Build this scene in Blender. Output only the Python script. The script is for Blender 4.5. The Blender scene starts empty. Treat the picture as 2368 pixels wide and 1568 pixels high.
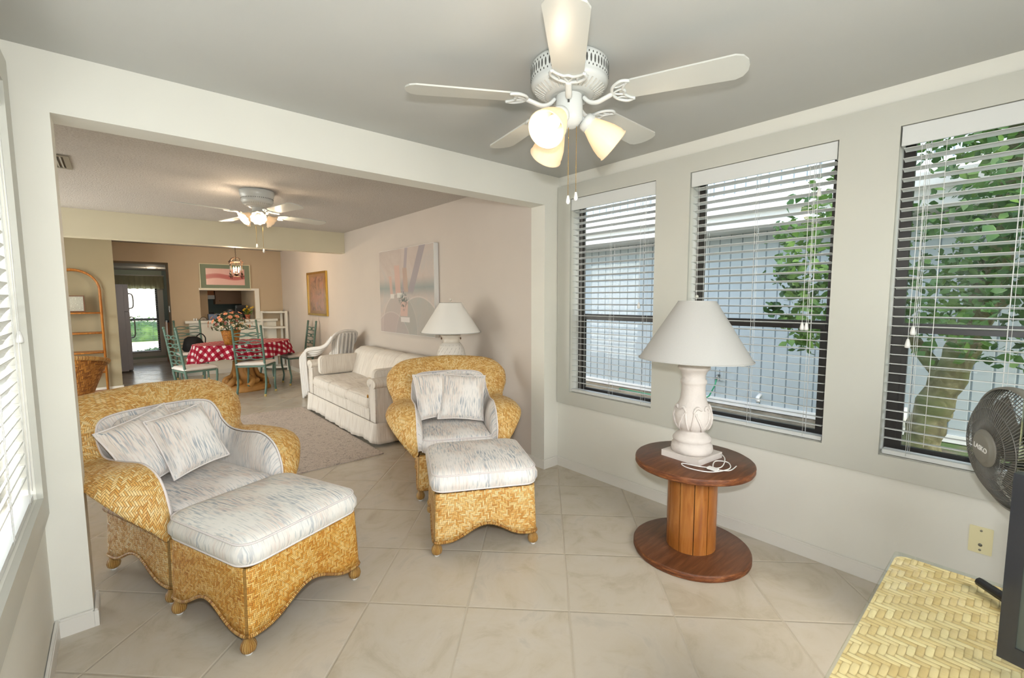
import bpy, math, random
from math import sin, cos, pi, radians as R_, sqrt, atan2, hypot
from mathutils import Vector as V, Matrix, noise as MN
random.seed(7)
S = bpy.context.scene
COL = S.collection
S.view_settings.view_transform = 'Standard'; S.view_settings.look = 'None'
S.view_settings.gamma = 1; S.view_settings.use_curve_mapping = False
S.view_settings.exposure = 0.0

# ------------------------------------------------------------------ meshes
class MB:
    """collects geometry that becomes ONE mesh object; uv per corner, box-projected in metres unless given"""
    def __init__(s): s.v = []; s.f = []; s.m = []; s.sm = []; s.uv = {}
    def add(s, vs, fs, m=0, sm=False, uvs=None):
        o = len(s.v); s.v += [tuple(p) for p in vs]
        for k, f in enumerate(fs):
            if uvs is not None: s.uv[len(s.f)] = [uvs[i] for i in f]
            s.f.append([i + o for i in f]); s.m.append(m); s.sm.append(sm)
        return s
    def box(s, a, b, m=0, T=None):
        x0, y0, z0 = a; x1, y1, z1 = b
        vs = [(x0,y0,z0),(x1,y0,z0),(x1,y1,z0),(x0,y1,z0),(x0,y0,z1),(x1,y0,z1),(x1,y1,z1),(x0,y1,z1)]
        if T: vs = [T @ V(p) for p in vs]
        return s.add(vs, [(0,3,2,1),(4,5,6,7),(0,1,5,4),(1,2,6,5),(2,3,7,6),(3,0,4,7)], m)
    def bar(s, p, q, w, h, m=0, up=(0,0,1)):
        p, q = V(p), V(q); d = (q-p).normalized(); u = V(up)
        x = d.cross(u)
        if x.length < 1e-4: x = d.cross(V((1,0,0)))
        x.normalize(); y = x.cross(d)
        vs = [c + x*a*w/2 + y*b*h/2 for c in (p, q) for a, b in ((-1,-1),(1,-1),(1,1),(-1,1))]
        return s.add(vs, [(3,2,1,0),(4,5,6,7),(0,1,5,4),(1,2,6,5),(2,3,7,6),(3,0,4,7)], m)
    def tube(s, pts, r, n=8, m=0, closed=False, cap=True, sx=1.0):
        pts = [V(p) for p in pts]; N = len(pts); vs = []; uvs = []
        rr = r if isinstance(r, (list, tuple)) else [r]*N
        ref = None; L = 0
        for i, p in enumerate(pts):
            if closed: d = pts[(i+1) % N] - pts[i-1]
            else: d = pts[min(i+1, N-1)] - pts[max(i-1, 0)]
            d = d.normalized() if d.length > 1e-9 else V((0,0,1))
            if ref is None:
                ref = V((0,0,1)) if abs(d.z) < .9 else V((1,0,0))
            x = d.cross(ref)
            if x.length < 1e-5: x = d.orthogonal()
            x.normalize(); y = x.cross(d); ref = y
            if i: L += (p - pts[i-1]).length
            for k in range(n):
                a = 2*pi*k/n; vs.append(p + x*cos(a)*rr[i]*sx + y*sin(a)*rr[i]); uvs.append((L, a*rr[i]))
        fs = []
        for i in range(N if closed else N-1):
            a = i*n; b = ((i+1) % N)*n
            for k in range(n): fs.append((a+k, a+(k+1) % n, b+(k+1) % n, b+k))
        if not closed and cap: fs.append(tuple(range(n))[::-1]); fs.append(tuple(range((N-1)*n, N*n)))
        return s.add(vs, fs, m, True, uvs)
    def lathe(s, prof, n=32, m=0, T=None, fr=None, c=(0,0,0)):
        vs = []; fs = []; uvs = []; L = 0
        for i, (r, z) in enumerate(prof):
            if i: L += hypot(r-prof[i-1][0], z-prof[i-1][1])
            for k in range(n+1):
                a = 2*pi*k/n; q = r*(fr(a, z, i) if fr else 1)
                p = V((q*cos(a)+c[0], q*sin(a)+c[1], z+c[2])); vs.append(T @ p if T else p); uvs.append((a*max(r, .05), L))
        for i in range(len(prof)-1):
            for k in range(n):
                a = i*(n+1)+k; fs.append((a, a+1, a+n+2, a+n+1))
        return s.add(vs, fs, m, True, uvs)
    def grid(s, P, nu, nv, m=0, sm=True, uv=True, flip=False, cu=False):
        """P(i/nu, j/nv) -> point"""
        pts = [[V(P(i/nu, j/nv)) for j in range(nv+1)] for i in range(nu+1)]
        vs = [p for row in pts for p in row]
        fs = []
        for i in range(nu):
            for j in range(nv):
                a = i*(nv+1)+j; f = (a, a+nv+1, a+nv+2, a+1); fs.append(f[::-1] if flip else f)
        uvs = None
        if uv:
            mj = nv//2; U = [0]
            for i in range(1, nu+1): U.append(U[-1] + (pts[i][mj]-pts[i-1][mj]).length)
            uvs = []
            for i in range(nu+1):
                w = 0
                for j in range(nv+1):
                    if j: w += (pts[i][j]-pts[i][j-1]).length
                    uvs.append((U[i], w))
        return s.add(vs, fs, m, sm, uvs)
    def prism(s, poly, z0, z1, m=0, T=None, sm=False):
        n = len(poly); vs = [(x, y, z) for z in (z0, z1) for x, y in poly]
        if T: vs = [T @ V(p) for p in vs]
        fs = [tuple(range(n))[::-1], tuple(range(n, 2*n))] + [(i, (i+1) % n, n+(i+1) % n, n+i) for i in range(n)]
        return s.add(vs, fs, m, sm)
    def ball(s, c, r, n=12, m=0, sc=(1,1,1)):
        k = n//2; pr = [(max(1e-4, sin(pi*i/k)), -cos(pi*i/k)) for i in range(k+1)]
        T = Matrix.Translation(c) @ Matrix.Diagonal((r*sc[0], r*sc[1], r*sc[2], 1))
        return s.lathe(pr, n, m, T)
    def build(s, name, mats, parent=None, T=None):
        me = bpy.data.meshes.new(name)
        vs = [tuple(T @ V(p)) for p in s.v] if T else s.v
        me.from_pydata(vs, [], s.f)
        mats = mats if isinstance(mats, (list, tuple)) else [mats]
        for m in mats: me.materials.append(m)
        me.polygons.foreach_set('material_index', s.m); me.polygons.foreach_set('use_smooth', s.sm)
        uvl = me.uv_layers.new(name='UVMap').data
        for p in me.polygons:
            g = s.uv.get(p.index)
            n = p.normal; ax, ay, az = abs(n.x), abs(n.y), abs(n.z)
            for q, li in enumerate(p.loop_indices):
                if g: uvl[li].uv = g[q]
                else:
                    c = me.vertices[me.loops[li].vertex_index].co
                    uvl[li].uv = (c.x, c.y) if az >= ax and az >= ay else ((c.x, c.z) if ay >= ax else (c.y, c.z))
        me.update()
        o = bpy.data.objects.new(name, me); COL.objects.link(o)
        if parent: o.parent = parent
        return o

def tag(o, label, cat, group=None, kind=None):
    o['label'] = label; o['category'] = cat
    if group: o['group'] = group
    if kind: o['kind'] = kind
    return o
def thing(name, label, cat, loc=(0,0,0), rz=0, group=None, rx=0, ry=0):
    o = bpy.data.objects.new(name, None); COL.objects.link(o); o.empty_display_size = .1
    o.location = loc; o.rotation_euler = (rx, ry, rz)
    return tag(o, label, cat, group)
def struct(name, mb, mat, parent=None):
    o = mb.build(name, mat, parent)
    if not parent: o['kind'] = 'structure'
    return o
def copy_tree(o, parent=None):
    c = o.copy(); COL.objects.link(c)
    if parent: c.parent = parent
    for ch in list(o.children): copy_tree(ch, c)
    return c
def crom(P, n):
    """catmull-rom through points, n samples per span"""
    P = [V(p) for p in P]; out = []
    for i in range(len(P)-1):
        a, b, c, d = P[max(i-1, 0)], P[i], P[i+1], P[min(i+2, len(P)-1)]
        for k in range(n):
            t = k/n
            out.append(.5*((2*b)+(c-a)*t+(2*a-5*b+4*c-d)*t*t+(3*b-a-3*c+d)*t**3))
    out.append(P[-1]); return out
def arc(c, r, a0, a1, n, plane='xy'):
    o = []
    for i in range(n+1):
        a = R_(a0+(a1-a0)*i/n); x, y = r*cos(a), r*sin(a)
        o.append(V(c)+(V((x,y,0)) if plane == 'xy' else V((x,0,y)) if plane == 'xz' else V((0,x,y))))
    return o
def rrect(w, d, r, n=5):
    o = []
    for cx, cy, a0 in ((w/2-r, d/2-r, 0), (-w/2+r, d/2-r, 90), (-w/2+r, -d/2+r, 180), (w/2-r, -d/2+r, 270)):
        for i in range(n+1):
            a = R_(a0+90*i/n); o.append((cx+r*cos(a), cy+r*sin(a)))
    return o

# ------------------------------------------------------------------ materials
def lin(c):
    if isinstance(c, str):
        c = tuple(int(c[i:i+2], 16)/255 for i in (0, 2, 4))
        return tuple(x/12.92 if x <= .04045 else ((x+.055)/1.055)**2.4 for x in c) + (1,)
    return tuple(c)+(1,) if len(c) == 3 else tuple(c)
class NT:
    def __init__(s, name, rough=.6, spec=.5, metal=0):
        s.mat = bpy.data.materials.new(name); s.mat.use_nodes = True
        s.t = s.mat.node_tree; s.n = s.t.nodes; s.l = s.t.links
        s.b = s.n['Principled BSDF']; s.out = s.n['Material Output']
        s.b.inputs['Roughness'].default_value = rough; s.b.inputs['Metallic'].default_value = metal
        s.b.inputs['Specular IOR Level'].default_value = spec
    def new(s, t, **k):
        o = s.n.new(t)
        for a, b in k.items(): setattr(o, a, b)
        return o
    def put(s, x, sock):
        if isinstance(x, bpy.types.NodeSocket): s.l.new(x, sock)
        elif isinstance(x, (tuple, list)): sock.default_value = x if len(x) == len(sock.default_value) else tuple(x)+(1,)
        else: sock.default_value = x
    def math(s, op, a, b=None, c=None):
        o = s.new('ShaderNodeMath', operation=op)
        s.put(a, o.inputs[0])
        if b is not None: s.put(b, o.inputs[1])
        if c is not None: s.put(c, o.inputs[2])
        return o.outputs[0]
    def coord(s, kind='Object'): return s.new('ShaderNodeTexCoord').outputs[kind]
    def xyz(s, v):
        o = s.new('ShaderNodeSeparateXYZ'); s.l.new(v, o.inputs[0]); return o.outputs
    def comb(s, x, y, z=0.0):
        o = s.new('ShaderNodeCombineXYZ'); s.put(x, o.inputs[0]); s.put(y, o.inputs[1]); s.put(z, o.inputs[2]); return o.outputs[0]
    def mapping(s, v, scale=(1,1,1), rot=(0,0,0), loc=(0,0,0)):
        o = s.new('ShaderNodeMapping'); s.l.new(v, o.inputs[0])
        o.inputs['Scale'].default_value = scale; o.inputs['Rotation'].default_value = rot; o.inputs['Location'].default_value = loc
        return o.outputs[0]
    def noise(s, v, scale, detail=3, rough=.5, dist=0, col=False):
        o = s.new('ShaderNodeTexNoise'); s.l.new(v, o.inputs['Vector'])
        o.inputs['Scale'].default_value = scale; o.inputs['Detail'].default_value = detail
        o.inputs['Roughness'].default_value = rough; o.inputs['Distortion'].default_value = dist
        return o.outputs['Color' if col else 'Fac']
    def white(s, v):
        o = s.new('ShaderNodeTexWhiteNoise'); o.noise_dimensions = '3D'; s.l.new(v, o.inputs['Vector']); return o.outputs['Value']
    def ramp(s, f, stops, mode='LINEAR'):
        o = s.new('ShaderNodeValToRGB'); s.l.new(f, o.inputs[0]); cr = o.color_ramp; cr.interpolation = mode
        while len(cr.elements) < len(stops): cr.elements.new(.5)
        for e, (p, c) in zip(cr.elements, stops): e.position = p; e.color = lin(c)
        return o.outputs[0]
    def mix(s, f, a, b, mode='MIX'):
        o = s.new('ShaderNodeMix', data_type='RGBA', blend_type=mode); s.put(f, o.inputs[0])
        s.put(lin(a) if isinstance(a, (str, tuple)) else a, o.inputs[6]); s.put(lin(b) if isinstance(b, (str, tuple)) else b, o.inputs[7])
        return o.outputs[2]
    def bump(s, h, strength=.3, dist=.002):
        o = s.new('ShaderNodeBump'); o.inputs['Strength'].default_value = strength; o.inputs['Distance'].default_value = dist
        s.l.new(h, o.inputs['Height']); s.l.new(o.outputs[0], s.b.inputs['Normal']); return s
    def color(s, c): s.put(lin(c) if isinstance(c, (str, tuple)) else c, s.b.inputs['Base Color']); return s

def plain(name, c, rough=.6, spec=.5, metal=0, bump=0, bs=60, var=0.0):
    t = NT(name, rough, spec, metal)
    co = t.coord()
    if var:
        n = t.noise(co, 9, 4); a = lin(c)
        t.color(t.ramp(n, [(.3, tuple(x*(1-var) for x in a[:3])), (.7, tuple(min(1, x*(1+var)) for x in a[:3]))]))
    else:
        n = t.noise(co, 2.5, 2); a = lin(c)
        t.color(t.ramp(n, [(.3, tuple(x*.985 for x in a[:3])), (.7, tuple(min(1, x*1.015) for x in a[:3]))]))
    if bump: t.bump(t.noise(co, bs, 2), bump, .002)
    return t.mat
def emit(name, c, st):
    t = NT(name); t.b.inputs['Base Color'].default_value = (0,0,0,1)
    t.b.inputs['Emission Color'].default_value = lin(c); t.b.inputs['Emission Strength'].default_value = st
    return t.mat
def weave(name, w=.011, cols=('e8cf94','d9b46a','c4924a','a86f30'), gap_shade='5a3a18', band=9.0, gloss=.35, twist=0.0, bs=.9):
    """2/2 herringbone of split cane, in metric uv"""
    t = NT(name, gloss, .5)
    uv = t.xyz(t.coord('UV')); u = t.math('DIVIDE', uv[0], w); v = t.math('DIVIDE', uv[1], w)
    if twist:
        c = t.coord('UV'); wob = t.noise(c, 14, 2)
        u = t.math('ADD', u, t.math('MULTIPLY', wob, twist)); v = t.math('ADD', v, t.math('MULTIPLY', wob, -twist*.6))
    i = t.math('FLOOR', u); j = t.math('FLOOR', v)
    fu = t.math('SUBTRACT', u, i); fv = t.math('SUBTRACT', v, j)
    par = t.math('FLOORED_MODULO', t.math('FLOOR', t.math('DIVIDE', i, band)), 2.0)
    sg = t.math('SUBTRACT', t.math('MULTIPLY', par, 2.0), 1.0)
    k = t.math('FLOORED_MODULO', t.math('ADD', i, t.math('MULTIPLY', sg, j)), 6.0)
    over = t.math('LESS_THAN', k, 2.5)
    # horizontal strand
    hk = t.math('MULTIPLY', t.math('ADD', k, fu), 1/3)
    hh = t.math('MULTIPLY', t.math('POWER', t.math('SINE', t.math('MULTIPLY', fv, pi)), .45),
                t.math('ADD', .45, t.math('MULTIPLY', t.math('SINE', t.math('MULTIPLY', t.math('MINIMUM', hk, 1.0), pi)), .55)))
    k2 = t.math('SUBTRACT', k, 3.0)
    kr = t.math('ADD', t.math('MULTIPLY', t.math('SUBTRACT', 2.0, k2), t.math('SUBTRACT', 1.0, par)), t.math('MULTIPLY', k2, par))
    vk = t.math('MULTIPLY', t.math('ADD', kr, fv), 1/3)
    vh = t.math('MULTIPLY', t.math('POWER', t.math('SINE', t.math('MULTIPLY', fu, pi)), .45),
                t.math('ADD', .45, t.math('MULTIPLY', t.math('SINE', t.math('MULTIPLY', t.math('MAXIMUM', t.math('MINIMUM', vk, 1.0), 0.0), pi)), .55)))
    inv = t.math('SUBTRACT', 1.0, over)
    h = t.math('ADD', t.math('MULTIPLY', hh, over), t.math('MULTIPLY', vh, inv))
    ida = t.math('ADD', t.math('MULTIPLY', t.math('SUBTRACT', i, k), over), t.math('MULTIPLY', i, inv))
    idb = t.math('ADD', t.math('MULTIPLY', j, over), t.math('MULTIPLY', t.math('SUBTRACT', j, kr), inv))
    rnd = t.white(t.comb(ida, idb, over))
    big = t.noise(t.coord('UV'), 6, 3)
    f = t.math('ADD', t.math('MULTIPLY', rnd, .75), t.math('MULTIPLY', t.math('SUBTRACT', big, .35), .6))
    base = t.ramp(f, [(0, cols[0]), (.4, cols[1]), (.72, cols[2]), (1, cols[3])])
    t.color(t.mix(t.ramp(h, [(.1, (0,0,0)), (.55, (1,1,1))]), gap_shade, base))  # strand edges go dark: shade between strands put into the colour
    t.bump(h, bs, w*.35); t.put(t.ramp(rnd, [(0, (gloss*.8,)*3), (1, (gloss*1.5,)*3)]), t.b.inputs['Roughness'])
    return t.mat
def wrapmat(name, cols=('ddb670','c28f45','96602a'), w=.006, axis=0):
    t = NT(name, .4); uv = t.xyz(t.coord('UV')); a = t.math('DIVIDE', uv[axis], w); i = t.math('FLOOR', a); f = t.math('SUBTRACT', a, i)
    h = t.math('SINE', t.math('MULTIPLY', f, pi)); r = t.white(t.comb(i, 0.0, 0.0))
    t.color(t.mix(t.ramp(h, [(.05, (0,0,0)), (.5, (1,1,1))]), '5c3815', t.ramp(r, [(0, cols[0]), (.5, cols[1]), (1, cols[2])])))
    t.bump(h, .8, w*.4); return t.mat
def woodmat(name, c0, c1, c2, rough=.3, scale=(2, 22, 22), knots=False):
    t = NT(name, rough); co = t.coord(); m = t.mapping(co, scale)
    n = t.noise(m, 1.6, 6, .6, .8); n2 = t.noise(co, 3, 2)
    f = t.math('ADD', t.math('MULTIPLY', n, .75), t.math('MULTIPLY', n2, .25))
    c = t.ramp(f, [(.3, c0), (.5, c1), (.68, c2)])
    if knots:
        vo = t.new('ShaderNodeTexVoronoi'); t.l.new(t.mapping(co, (4.5, 4.5, 4.5)), vo.inputs['Vector']); vo.inputs['Scale'].default_value = 1
        c = t.mix(t.ramp(vo.outputs['Distance'], [(.03, (1,1,1)), (.085, (0,0,0))]), c, '3a1a0a')
    t.color(c); t.bump(n, .15, .002); return t.mat
def streak(name, base='eeebe4', k=1.0):
    """pastel upholstery with short broken dashes running along v"""
    t = NT(name, .85, .2); uv = t.coord('UV')
    x = t.xyz(uv); wob = t.noise(t.mapping(uv, (5, 5, 5)), 1, 2)
    uu = t.math('ADD', x[0], t.math('MULTIPLY', wob, .02)); p = t.comb(uu, x[1], 0.0)
    d1 = t.noise(t.mapping(p, (150, 11, 1)), 1, 2, .5); z1 = t.noise(t.mapping(p, (7, 4, 1)), 1, 3)
    d2 = t.noise(t.mapping(p, (110, 9, 1), loc=(31, 7, 0)), 1, 2, .5); z2 = t.noise(t.mapping(p, (6, 4, 1), loc=(9, 3, 0)), 1, 3)
    d3 = t.noise(t.mapping(p, (190, 14, 1), loc=(3, 17, 0)), 1, 2, .5)
    c = t.mix(t.math('MULTIPLY', t.ramp(z2, [(.42, (0,0,0)), (.62, (1,1,1))]), .45), base, 'e4d6c9')
    c = t.mix(t.math('MULTIPLY', t.ramp(d2, [(.5, (0,0,0)), (.6, (1,1,1))]), t.ramp(z2, [(.4, (0,0,0)), (.6, (.6,.6,.6))])), c, 'dcc8bd')
    m1 = t.math('MULTIPLY', t.ramp(d1, [(.50, (0,0,0)), (.58, (1,1,1))]), t.ramp(z1, [(.42, (0,0,0)), (.62, (.68*k,)*3)]))
    c = t.mix(m1, c, '8e9ba8')
    c = t.mix(t.math('MULTIPLY', t.ramp(d3, [(.58, (0,0,0)), (.64, (1,1,1))]), .38), c, '8fa0a4')
    t.color(c); t.bump(t.noise(uv, 500, 2), .15, .001); return t.mat

# ---- walls and floor
M = {}
M['cream'] = plain('cream_wall_paint', 'e2e0d6', .55, .3, bump=.06, bs=90)
M['creamtrim'] = plain('cream_trim_paint', 'c6c5bb', .4, .4)
M['base'] = plain('baseboard_paint', 'e0ddd5', .35, .4)
M['ceil'] = plain('smooth_ceiling_paint', 'bfbfba', .7, .2, bump=.05, bs=60)
M['living'] = plain('living_wall_paint', 'cfc5bb', .6, .25, bump=.06, bs=90)
M['beam'] = plain('beam_paint', 'dad3ba', .55, .3)
M['back'] = plain('dining_wall_paint', 'bfad94', .9, .1)
M['white'] = plain('white_enamel', 'e8e7e4', .3, .5)
M['whitepaint'] = plain('white_paint', 'e8e4da', .45, .4)
M['mint'] = plain('mint_kitchen_paint', 'a9b5a4', .6)
M['kblue'] = plain('kitchen_wall_paint', '7d8f8c', .6)
t = NT('popcorn_ceiling', .9, .1); co = t.coord(); n = t.noise(co, 90, 3, .7)
t.color(t.ramp(n, [(.3, 'bab2aa'), (.55, 'd0cac3')])); t.bump(n, 1.0, .008); M['popcorn'] = t.mat
# diagonal floor tile
t = NT('floor_tile', .3, .45); co = t.coord(); TS = .4572; th = -pi/4+.0003
x = t.xyz(co); px = t.math('SUBTRACT', x[0], -.3135); py = t.math('SUBTRACT', x[1], -.3127)
a = t.math('DIVIDE', t.math('ADD', t.math('MULTIPLY', px, cos(th)), t.math('MULTIPLY', py, sin(th))), TS)
b = t.math('DIVIDE', t.math('ADD', t.math('MULTIPLY', px, -sin(th)), t.math('MULTIPLY', py, cos(th))), TS)
def edge(q):
    f = t.math('FRACT', q); return t.math('MINIMUM', f, t.math('SUBTRACT', 1.0, f))
e = t.math('MINIMUM', edge(a), edge(b))
rnd = t.white(t.comb(t.math('FLOOR', a), t.math('FLOOR', b), 0.0))
sh = t.comb(t.math('ADD', x[0], t.math('MULTIPLY', rnd, 7.0)), x[1], rnd)
n1 = t.noise(sh, 3.2, 6, .62, 1.4); n2 = t.noise(sh, 9, 5, .6, .8)
c = t.ramp(n1, [(.28, 'b2a794'), (.45, 'c2b9a8'), (.6, 'c6beb0'), (.75, 'b7b1a5')])
c = t.mix(t.ramp(n2, [(.55, (0,0,0)), (.8, (.35,.35,.35))]), c, 'a99a7c')
c = t.mix(t.math('MULTIPLY', rnd, .12), c, 'a89c86')
g = t.ramp(e, [(.0065, (1,1,1)), (.0095, (0,0,0))])
t.color(t.mix(g, c, 'b9b09f'))
t.put(t.mix(g, (.26,.26,.26), (.8,.8,.8)), t.b.inputs['Roughness'])
t.bump(t.ramp(e, [(.004, (0,0,0)), (.014, (1,1,1))]), .5, .004); M['tile'] = t.mat
# glass
def glassmat(name, tint='fbfcfa', k=.025):
    t = NT(name); tr = t.new('ShaderNodeBsdfTransparent'); gl = t.new('ShaderNodeBsdfGlossy'); mx = t.new('ShaderNodeMixShader'); lw = t.new('ShaderNodeLayerWeight')
    tr.inputs[0].default_value = lin(tint); gl.inputs['Roughness'].default_value = .02; lw.inputs[0].default_value = .5
    f = t.math('ADD', t.math('MULTIPLY', t.math('POWER', lw.outputs['Facing'], 4.0), .45), k)
    t.l.new(f, mx.inputs[0]); t.l.new(tr.outputs[0], mx.inputs[1]); t.l.new(gl.outputs[0], mx.inputs[2]); t.l.new(mx.outputs[0], t.out.inputs[0])
    return t.mat
M['glass'] = glassmat('window_glass')
M['tabletopglass'] = glassmat('table_glass', 'fafdfb', .03)
M['bronze'] = plain('dark_bronze_aluminium', '2a2521', .35, .5, bump=0)
M['blind'] = plain('white_blind_slat', 'd6d7d4', .35, .4)
M['cord'] = plain('white_cord', 'efefec', .7)
M['weave'] = weave('honey_wicker_weave', .0085, ('f8e0a8','eec57c','dda555','bd8238'), '6b421a', band=12.0, twist=.5, bs=.9)
M['weave2'] = weave('golden_wicker_weave', .0068, ('f6d38a','e8b35a','d69436','b27024'), '5f3a15', band=18.0, twist=.45, bs=.9)
M['wrap'] = wrapmat('cane_wrapping')
M['streak'] = streak('pastel_streak_fabric')
M['streak2'] = streak('pastel_streak_fabric_warm', 'f0ebe6', 1.1)
M['pipe'] = plain('pale_piping', 'e6dedb', .8)
M['black'] = plain('black_plastic', '15151a', .35)
SKY, FLASH, FILL_FRONT, FILL_LIVING, DAYW, BULB, EXPO = 2.0, 25, 36, 74, 12, 2.3, 0.34
# ------------------------------------------------------------------ the rooms
HC = 2.343; XL = -2.993; A_ = -.158; B_ = -2.873; T_ = .152; H1 = 2.113
YB = 7.49; YF = -3.4; LX = -4.6
WIN = [(-.881, -.137), (-1.878, -1.116), (-2.87, -2.109)]; ZT = 2.153; ZB = .640
struct('floor', MB().box((LX, YF, -.1), (0, 10.6, 0)), M['tile'])
struct('ceiling', MB().box((XL-.13, YF-.1, HC), (.13, T_*.5, HC+.06)), M['ceil'])
struct('ceiling', MB().box((LX, T_*.5, HC), (.13, 7.9, HC+.06)), M['popcorn'])
def holed(axis, c0, c1, a0, a1, z0, z1, holes):
    """wall slab: thickness c0..c1 on the axis, length a0..a1, with rectangular holes (lo, hi, zlo, zhi)"""
    mb = MB()
    def bx(p, q, r, s_):
        if q-p < 1e-4 or s_-r < 1e-4: return
        if axis == 'x': mb.box((c0, p, r), (c1, q, s_))
        else: mb.box((p, c0, r), (q, c1, s_))
    cur = a0
    for lo, hi, zl, zh in sorted(holes):
        bx(cur, lo, z0, z1); bx(lo, hi, z0, zl); bx(lo, hi, zh, z1); cur = hi
    bx(cur, a1, z0, z1); return mb
struct('wall_right', holed('x', 0, .13, YF, 0, 0, HC, [(a, b, ZB, ZT) for a, b in WIN]), M['cream'])
LW = [(-1.05, -.137), (-2.3, -1.35)]
struct('wall_left', holed('x', XL-.13, XL, YF, 0, 0, HC, [(a, b, ZB, ZT) for a, b in LW]), M['cream'])
struct('wall_front', holed('y', YF-.12, YF, XL-.13, .13, 0, HC, [(-2.6, -.9, .05, 2.12)]), M['cream'])
mb = MB(); mb.box((LX, 0, 0), (B_, T_, HC)); mb.box((A_, 0, 0), (.13, T_, HC)); mb.box((B_, 0, H1), (A_, T_, HC))
struct('wall_opening', mb, M['cream'])
struct('wall_living_right', MB().box((A_, T_, 0), (.13, YB, HC)), M['living'])
struct('wall_living_left', holed('x', LX-.12, LX, T_, 6.6, 0, HC, [(2.4, 5.4, .05, 2.12)]), M['living'])
struct('wall_partition', MB().box((LX, 6.6, 0), (-2.71, 6.74, HC)), plain('partition_paint', 'a59c82', .6, .25))
struct('trim_beam', MB().box((LX, 4.10, 2.052), (A_, 4.26, HC)), M['beam'])
mb = MB(); KC = 2.035
mb.box((-1.985, YB, 0), (-1.55, 8.05, HC)); mb.box((-1.55, YB, 0), (-.666, YB+.12, .955)); mb.box((-.666, YB, 0), (.13, 8.7, HC))
mb.box((-1.55, YB, 1.56), (-.666, 8.05, HC)); mb.box((LX, YB, KC), (-1.985, YB+.6, HC)); mb.box((LX, YB, 0), (-2.95, YB+.12, KC))
mb.box((-1.55, 7.95, .955), (-1.37, 8.05, 1.56))
struct('wall_back', mb, M['back'])
struct('wall_kitchen', holed('y', 10.4, 10.5, LX, .13, 0, HC, [(-2.62, -2.0, .22, 1.73)]), M['mint'])
struct('wall_kitchen_right', MB().box((0, 8.7, 0), (.13, 10.4, HC)), M['kblue'])
struct('wall_hall', MB().box((LX-.12, 6.6, 0), (LX, 10.5, HC)), M['back'])
struct('ceiling', MB().box((LX, 8.05, KC), (.13, 10.4, KC+.05)), M['ceil'])
# half-wall face, passthrough trim
mb = MB(); mb.box((-1.74, YB-.012, .075), (-.30, YB-.001, .955)); struct('trim_1', mb, M['whitepaint'])
mb = MB(); mb.box((-.655, YB-.02, 1.006), (-.58, YB, 1.56)); mb.box((-1.56, YB-.02, 1.56), (-.58, YB, 1.60)); struct('trim_2', mb, M['whitepaint'])
# baseboards
def bb(name, pts):
    mb = MB()
    for (x0, y0), (x1, y1) in pts:
        a, b = (min(x0, x1), min(y0, y1)), (max(x0, x1), max(y0, y1))
        mb.box((a[0], a[1], 0), (b[0], b[1], .068)); 
        ins = .003
        mb.box((a[0]+ins, a[1]+ins, .068), (b[0]-ins, b[1]-ins, .077))
    return struct(name, mb, M['base'])
bb('baseboard_right', [((-.013, YF), (-.0005, -.0005))])
bb('baseboard_left', [((XL+.0005, YF), (XL+.015, -.0005))])
bb('baseboard_opening', [((XL+.015, -.015), (B_, -.0005)), ((A_-.013, -.013), (-.013, -.0005)), ((B_+.0005, -.015), (B_+.015, T_)), ((A_-.013, -.0005), (A_-.0005, T_))])
bb('baseboard_living', [((A_-.013, T_), (A_-.0005, YB-.001))])
bb('baseboard_back', [((-1.985, YB-.013), (A_-.014, YB-.0005)), ((-1.985-.013, YB-.013), (-1.9855, 8.05))])
bb('baseboard_partition', [((LX, 6.587), (-2.697, 6.5995)), ((-2.7095, 6.6), (-2.697, 6.74))])
bb('baseboard_kitchen', [((LX, 10.387), (0, 10.3995))])

# casing boards round the window group (right) and the left window
def casing(name, x0, x1, spans, ya, yb):
    mb = MB(); zt, zb = 2.262, .537
    mb.box((x0, ya, ZT), (x1, yb, zt)); mb.box((x0, ya, zb), (x1, yb, ZB))
    cur = ya
    for a, b in sorted(spans): mb.box((x0, cur, ZB), (x1, a, ZT)); cur = b
    mb.box((x0, cur, ZB), (x1, yb, ZT)); return struct(name, mb, M['creamtrim'])
casing('trim_3', -.018, -.0003, WIN, YF+.05, -.006)
casing('trim_4', XL+.0003, XL+.018, LW, YF+.05, -.016)
# window units: bronze single-hung frames and panes
def window(name, xa, span, sgn=1, zb=ZB, zt=ZT, rail=1.245):
    a, b = span; x0, x1 = sorted((xa, xa+sgn*.03)); mb = MB(); w = .042
    root = MB()
    root.box((x0, a, zb), (x1, a+w, zt)); root.box((x0, b-w, zb), (x1, b, zt)); root.box((x0, a+w, zt-w*.7), (x1, b-w, zt)); root.box((x0, a+w, zb), (x1, b-w, zb+w*.4))
    fr = struct(name, root, M['bronze'])
    ml = MB(); ml.box((x0-.006, a+w, rail-.025), (x1+.004, b-w, rail+.02)); ml.build('meeting_rail', M['bronze'], fr)
    s2 = MB(); xs = x0+.002
    for q in (a+w, b-w-.022): s2.box((xs, q, zb+w*.4), (xs+.02, q+.022, rail-.025))
    s2.box((xs, a+w+.022, zb+w*.4), (xs+.02, b-w-.022, zb+w*.4+.018)); s2.build('sash', M['bronze'], fr)
    xm = (x0+x1)/2+.002
    for lo, hi in ((zb+w*.4, rail), (rail, zt-w*.7)):
        g = MB(); g.box((xm, a+w, lo), (xm+.004, b-w, hi)); g.build('pane', M['glass'], fr)
    tr = MB(); tr.box((xa-.0, a, zb), (xa+.001, b, zb+.001)); return fr
for k, sp in enumerate(WIN): window('window_%d' % (k+1), .095, sp)
for k, sp in enumerate(LW): window('window_%d' % (k+4), XL-.095, sp, -1)
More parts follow.
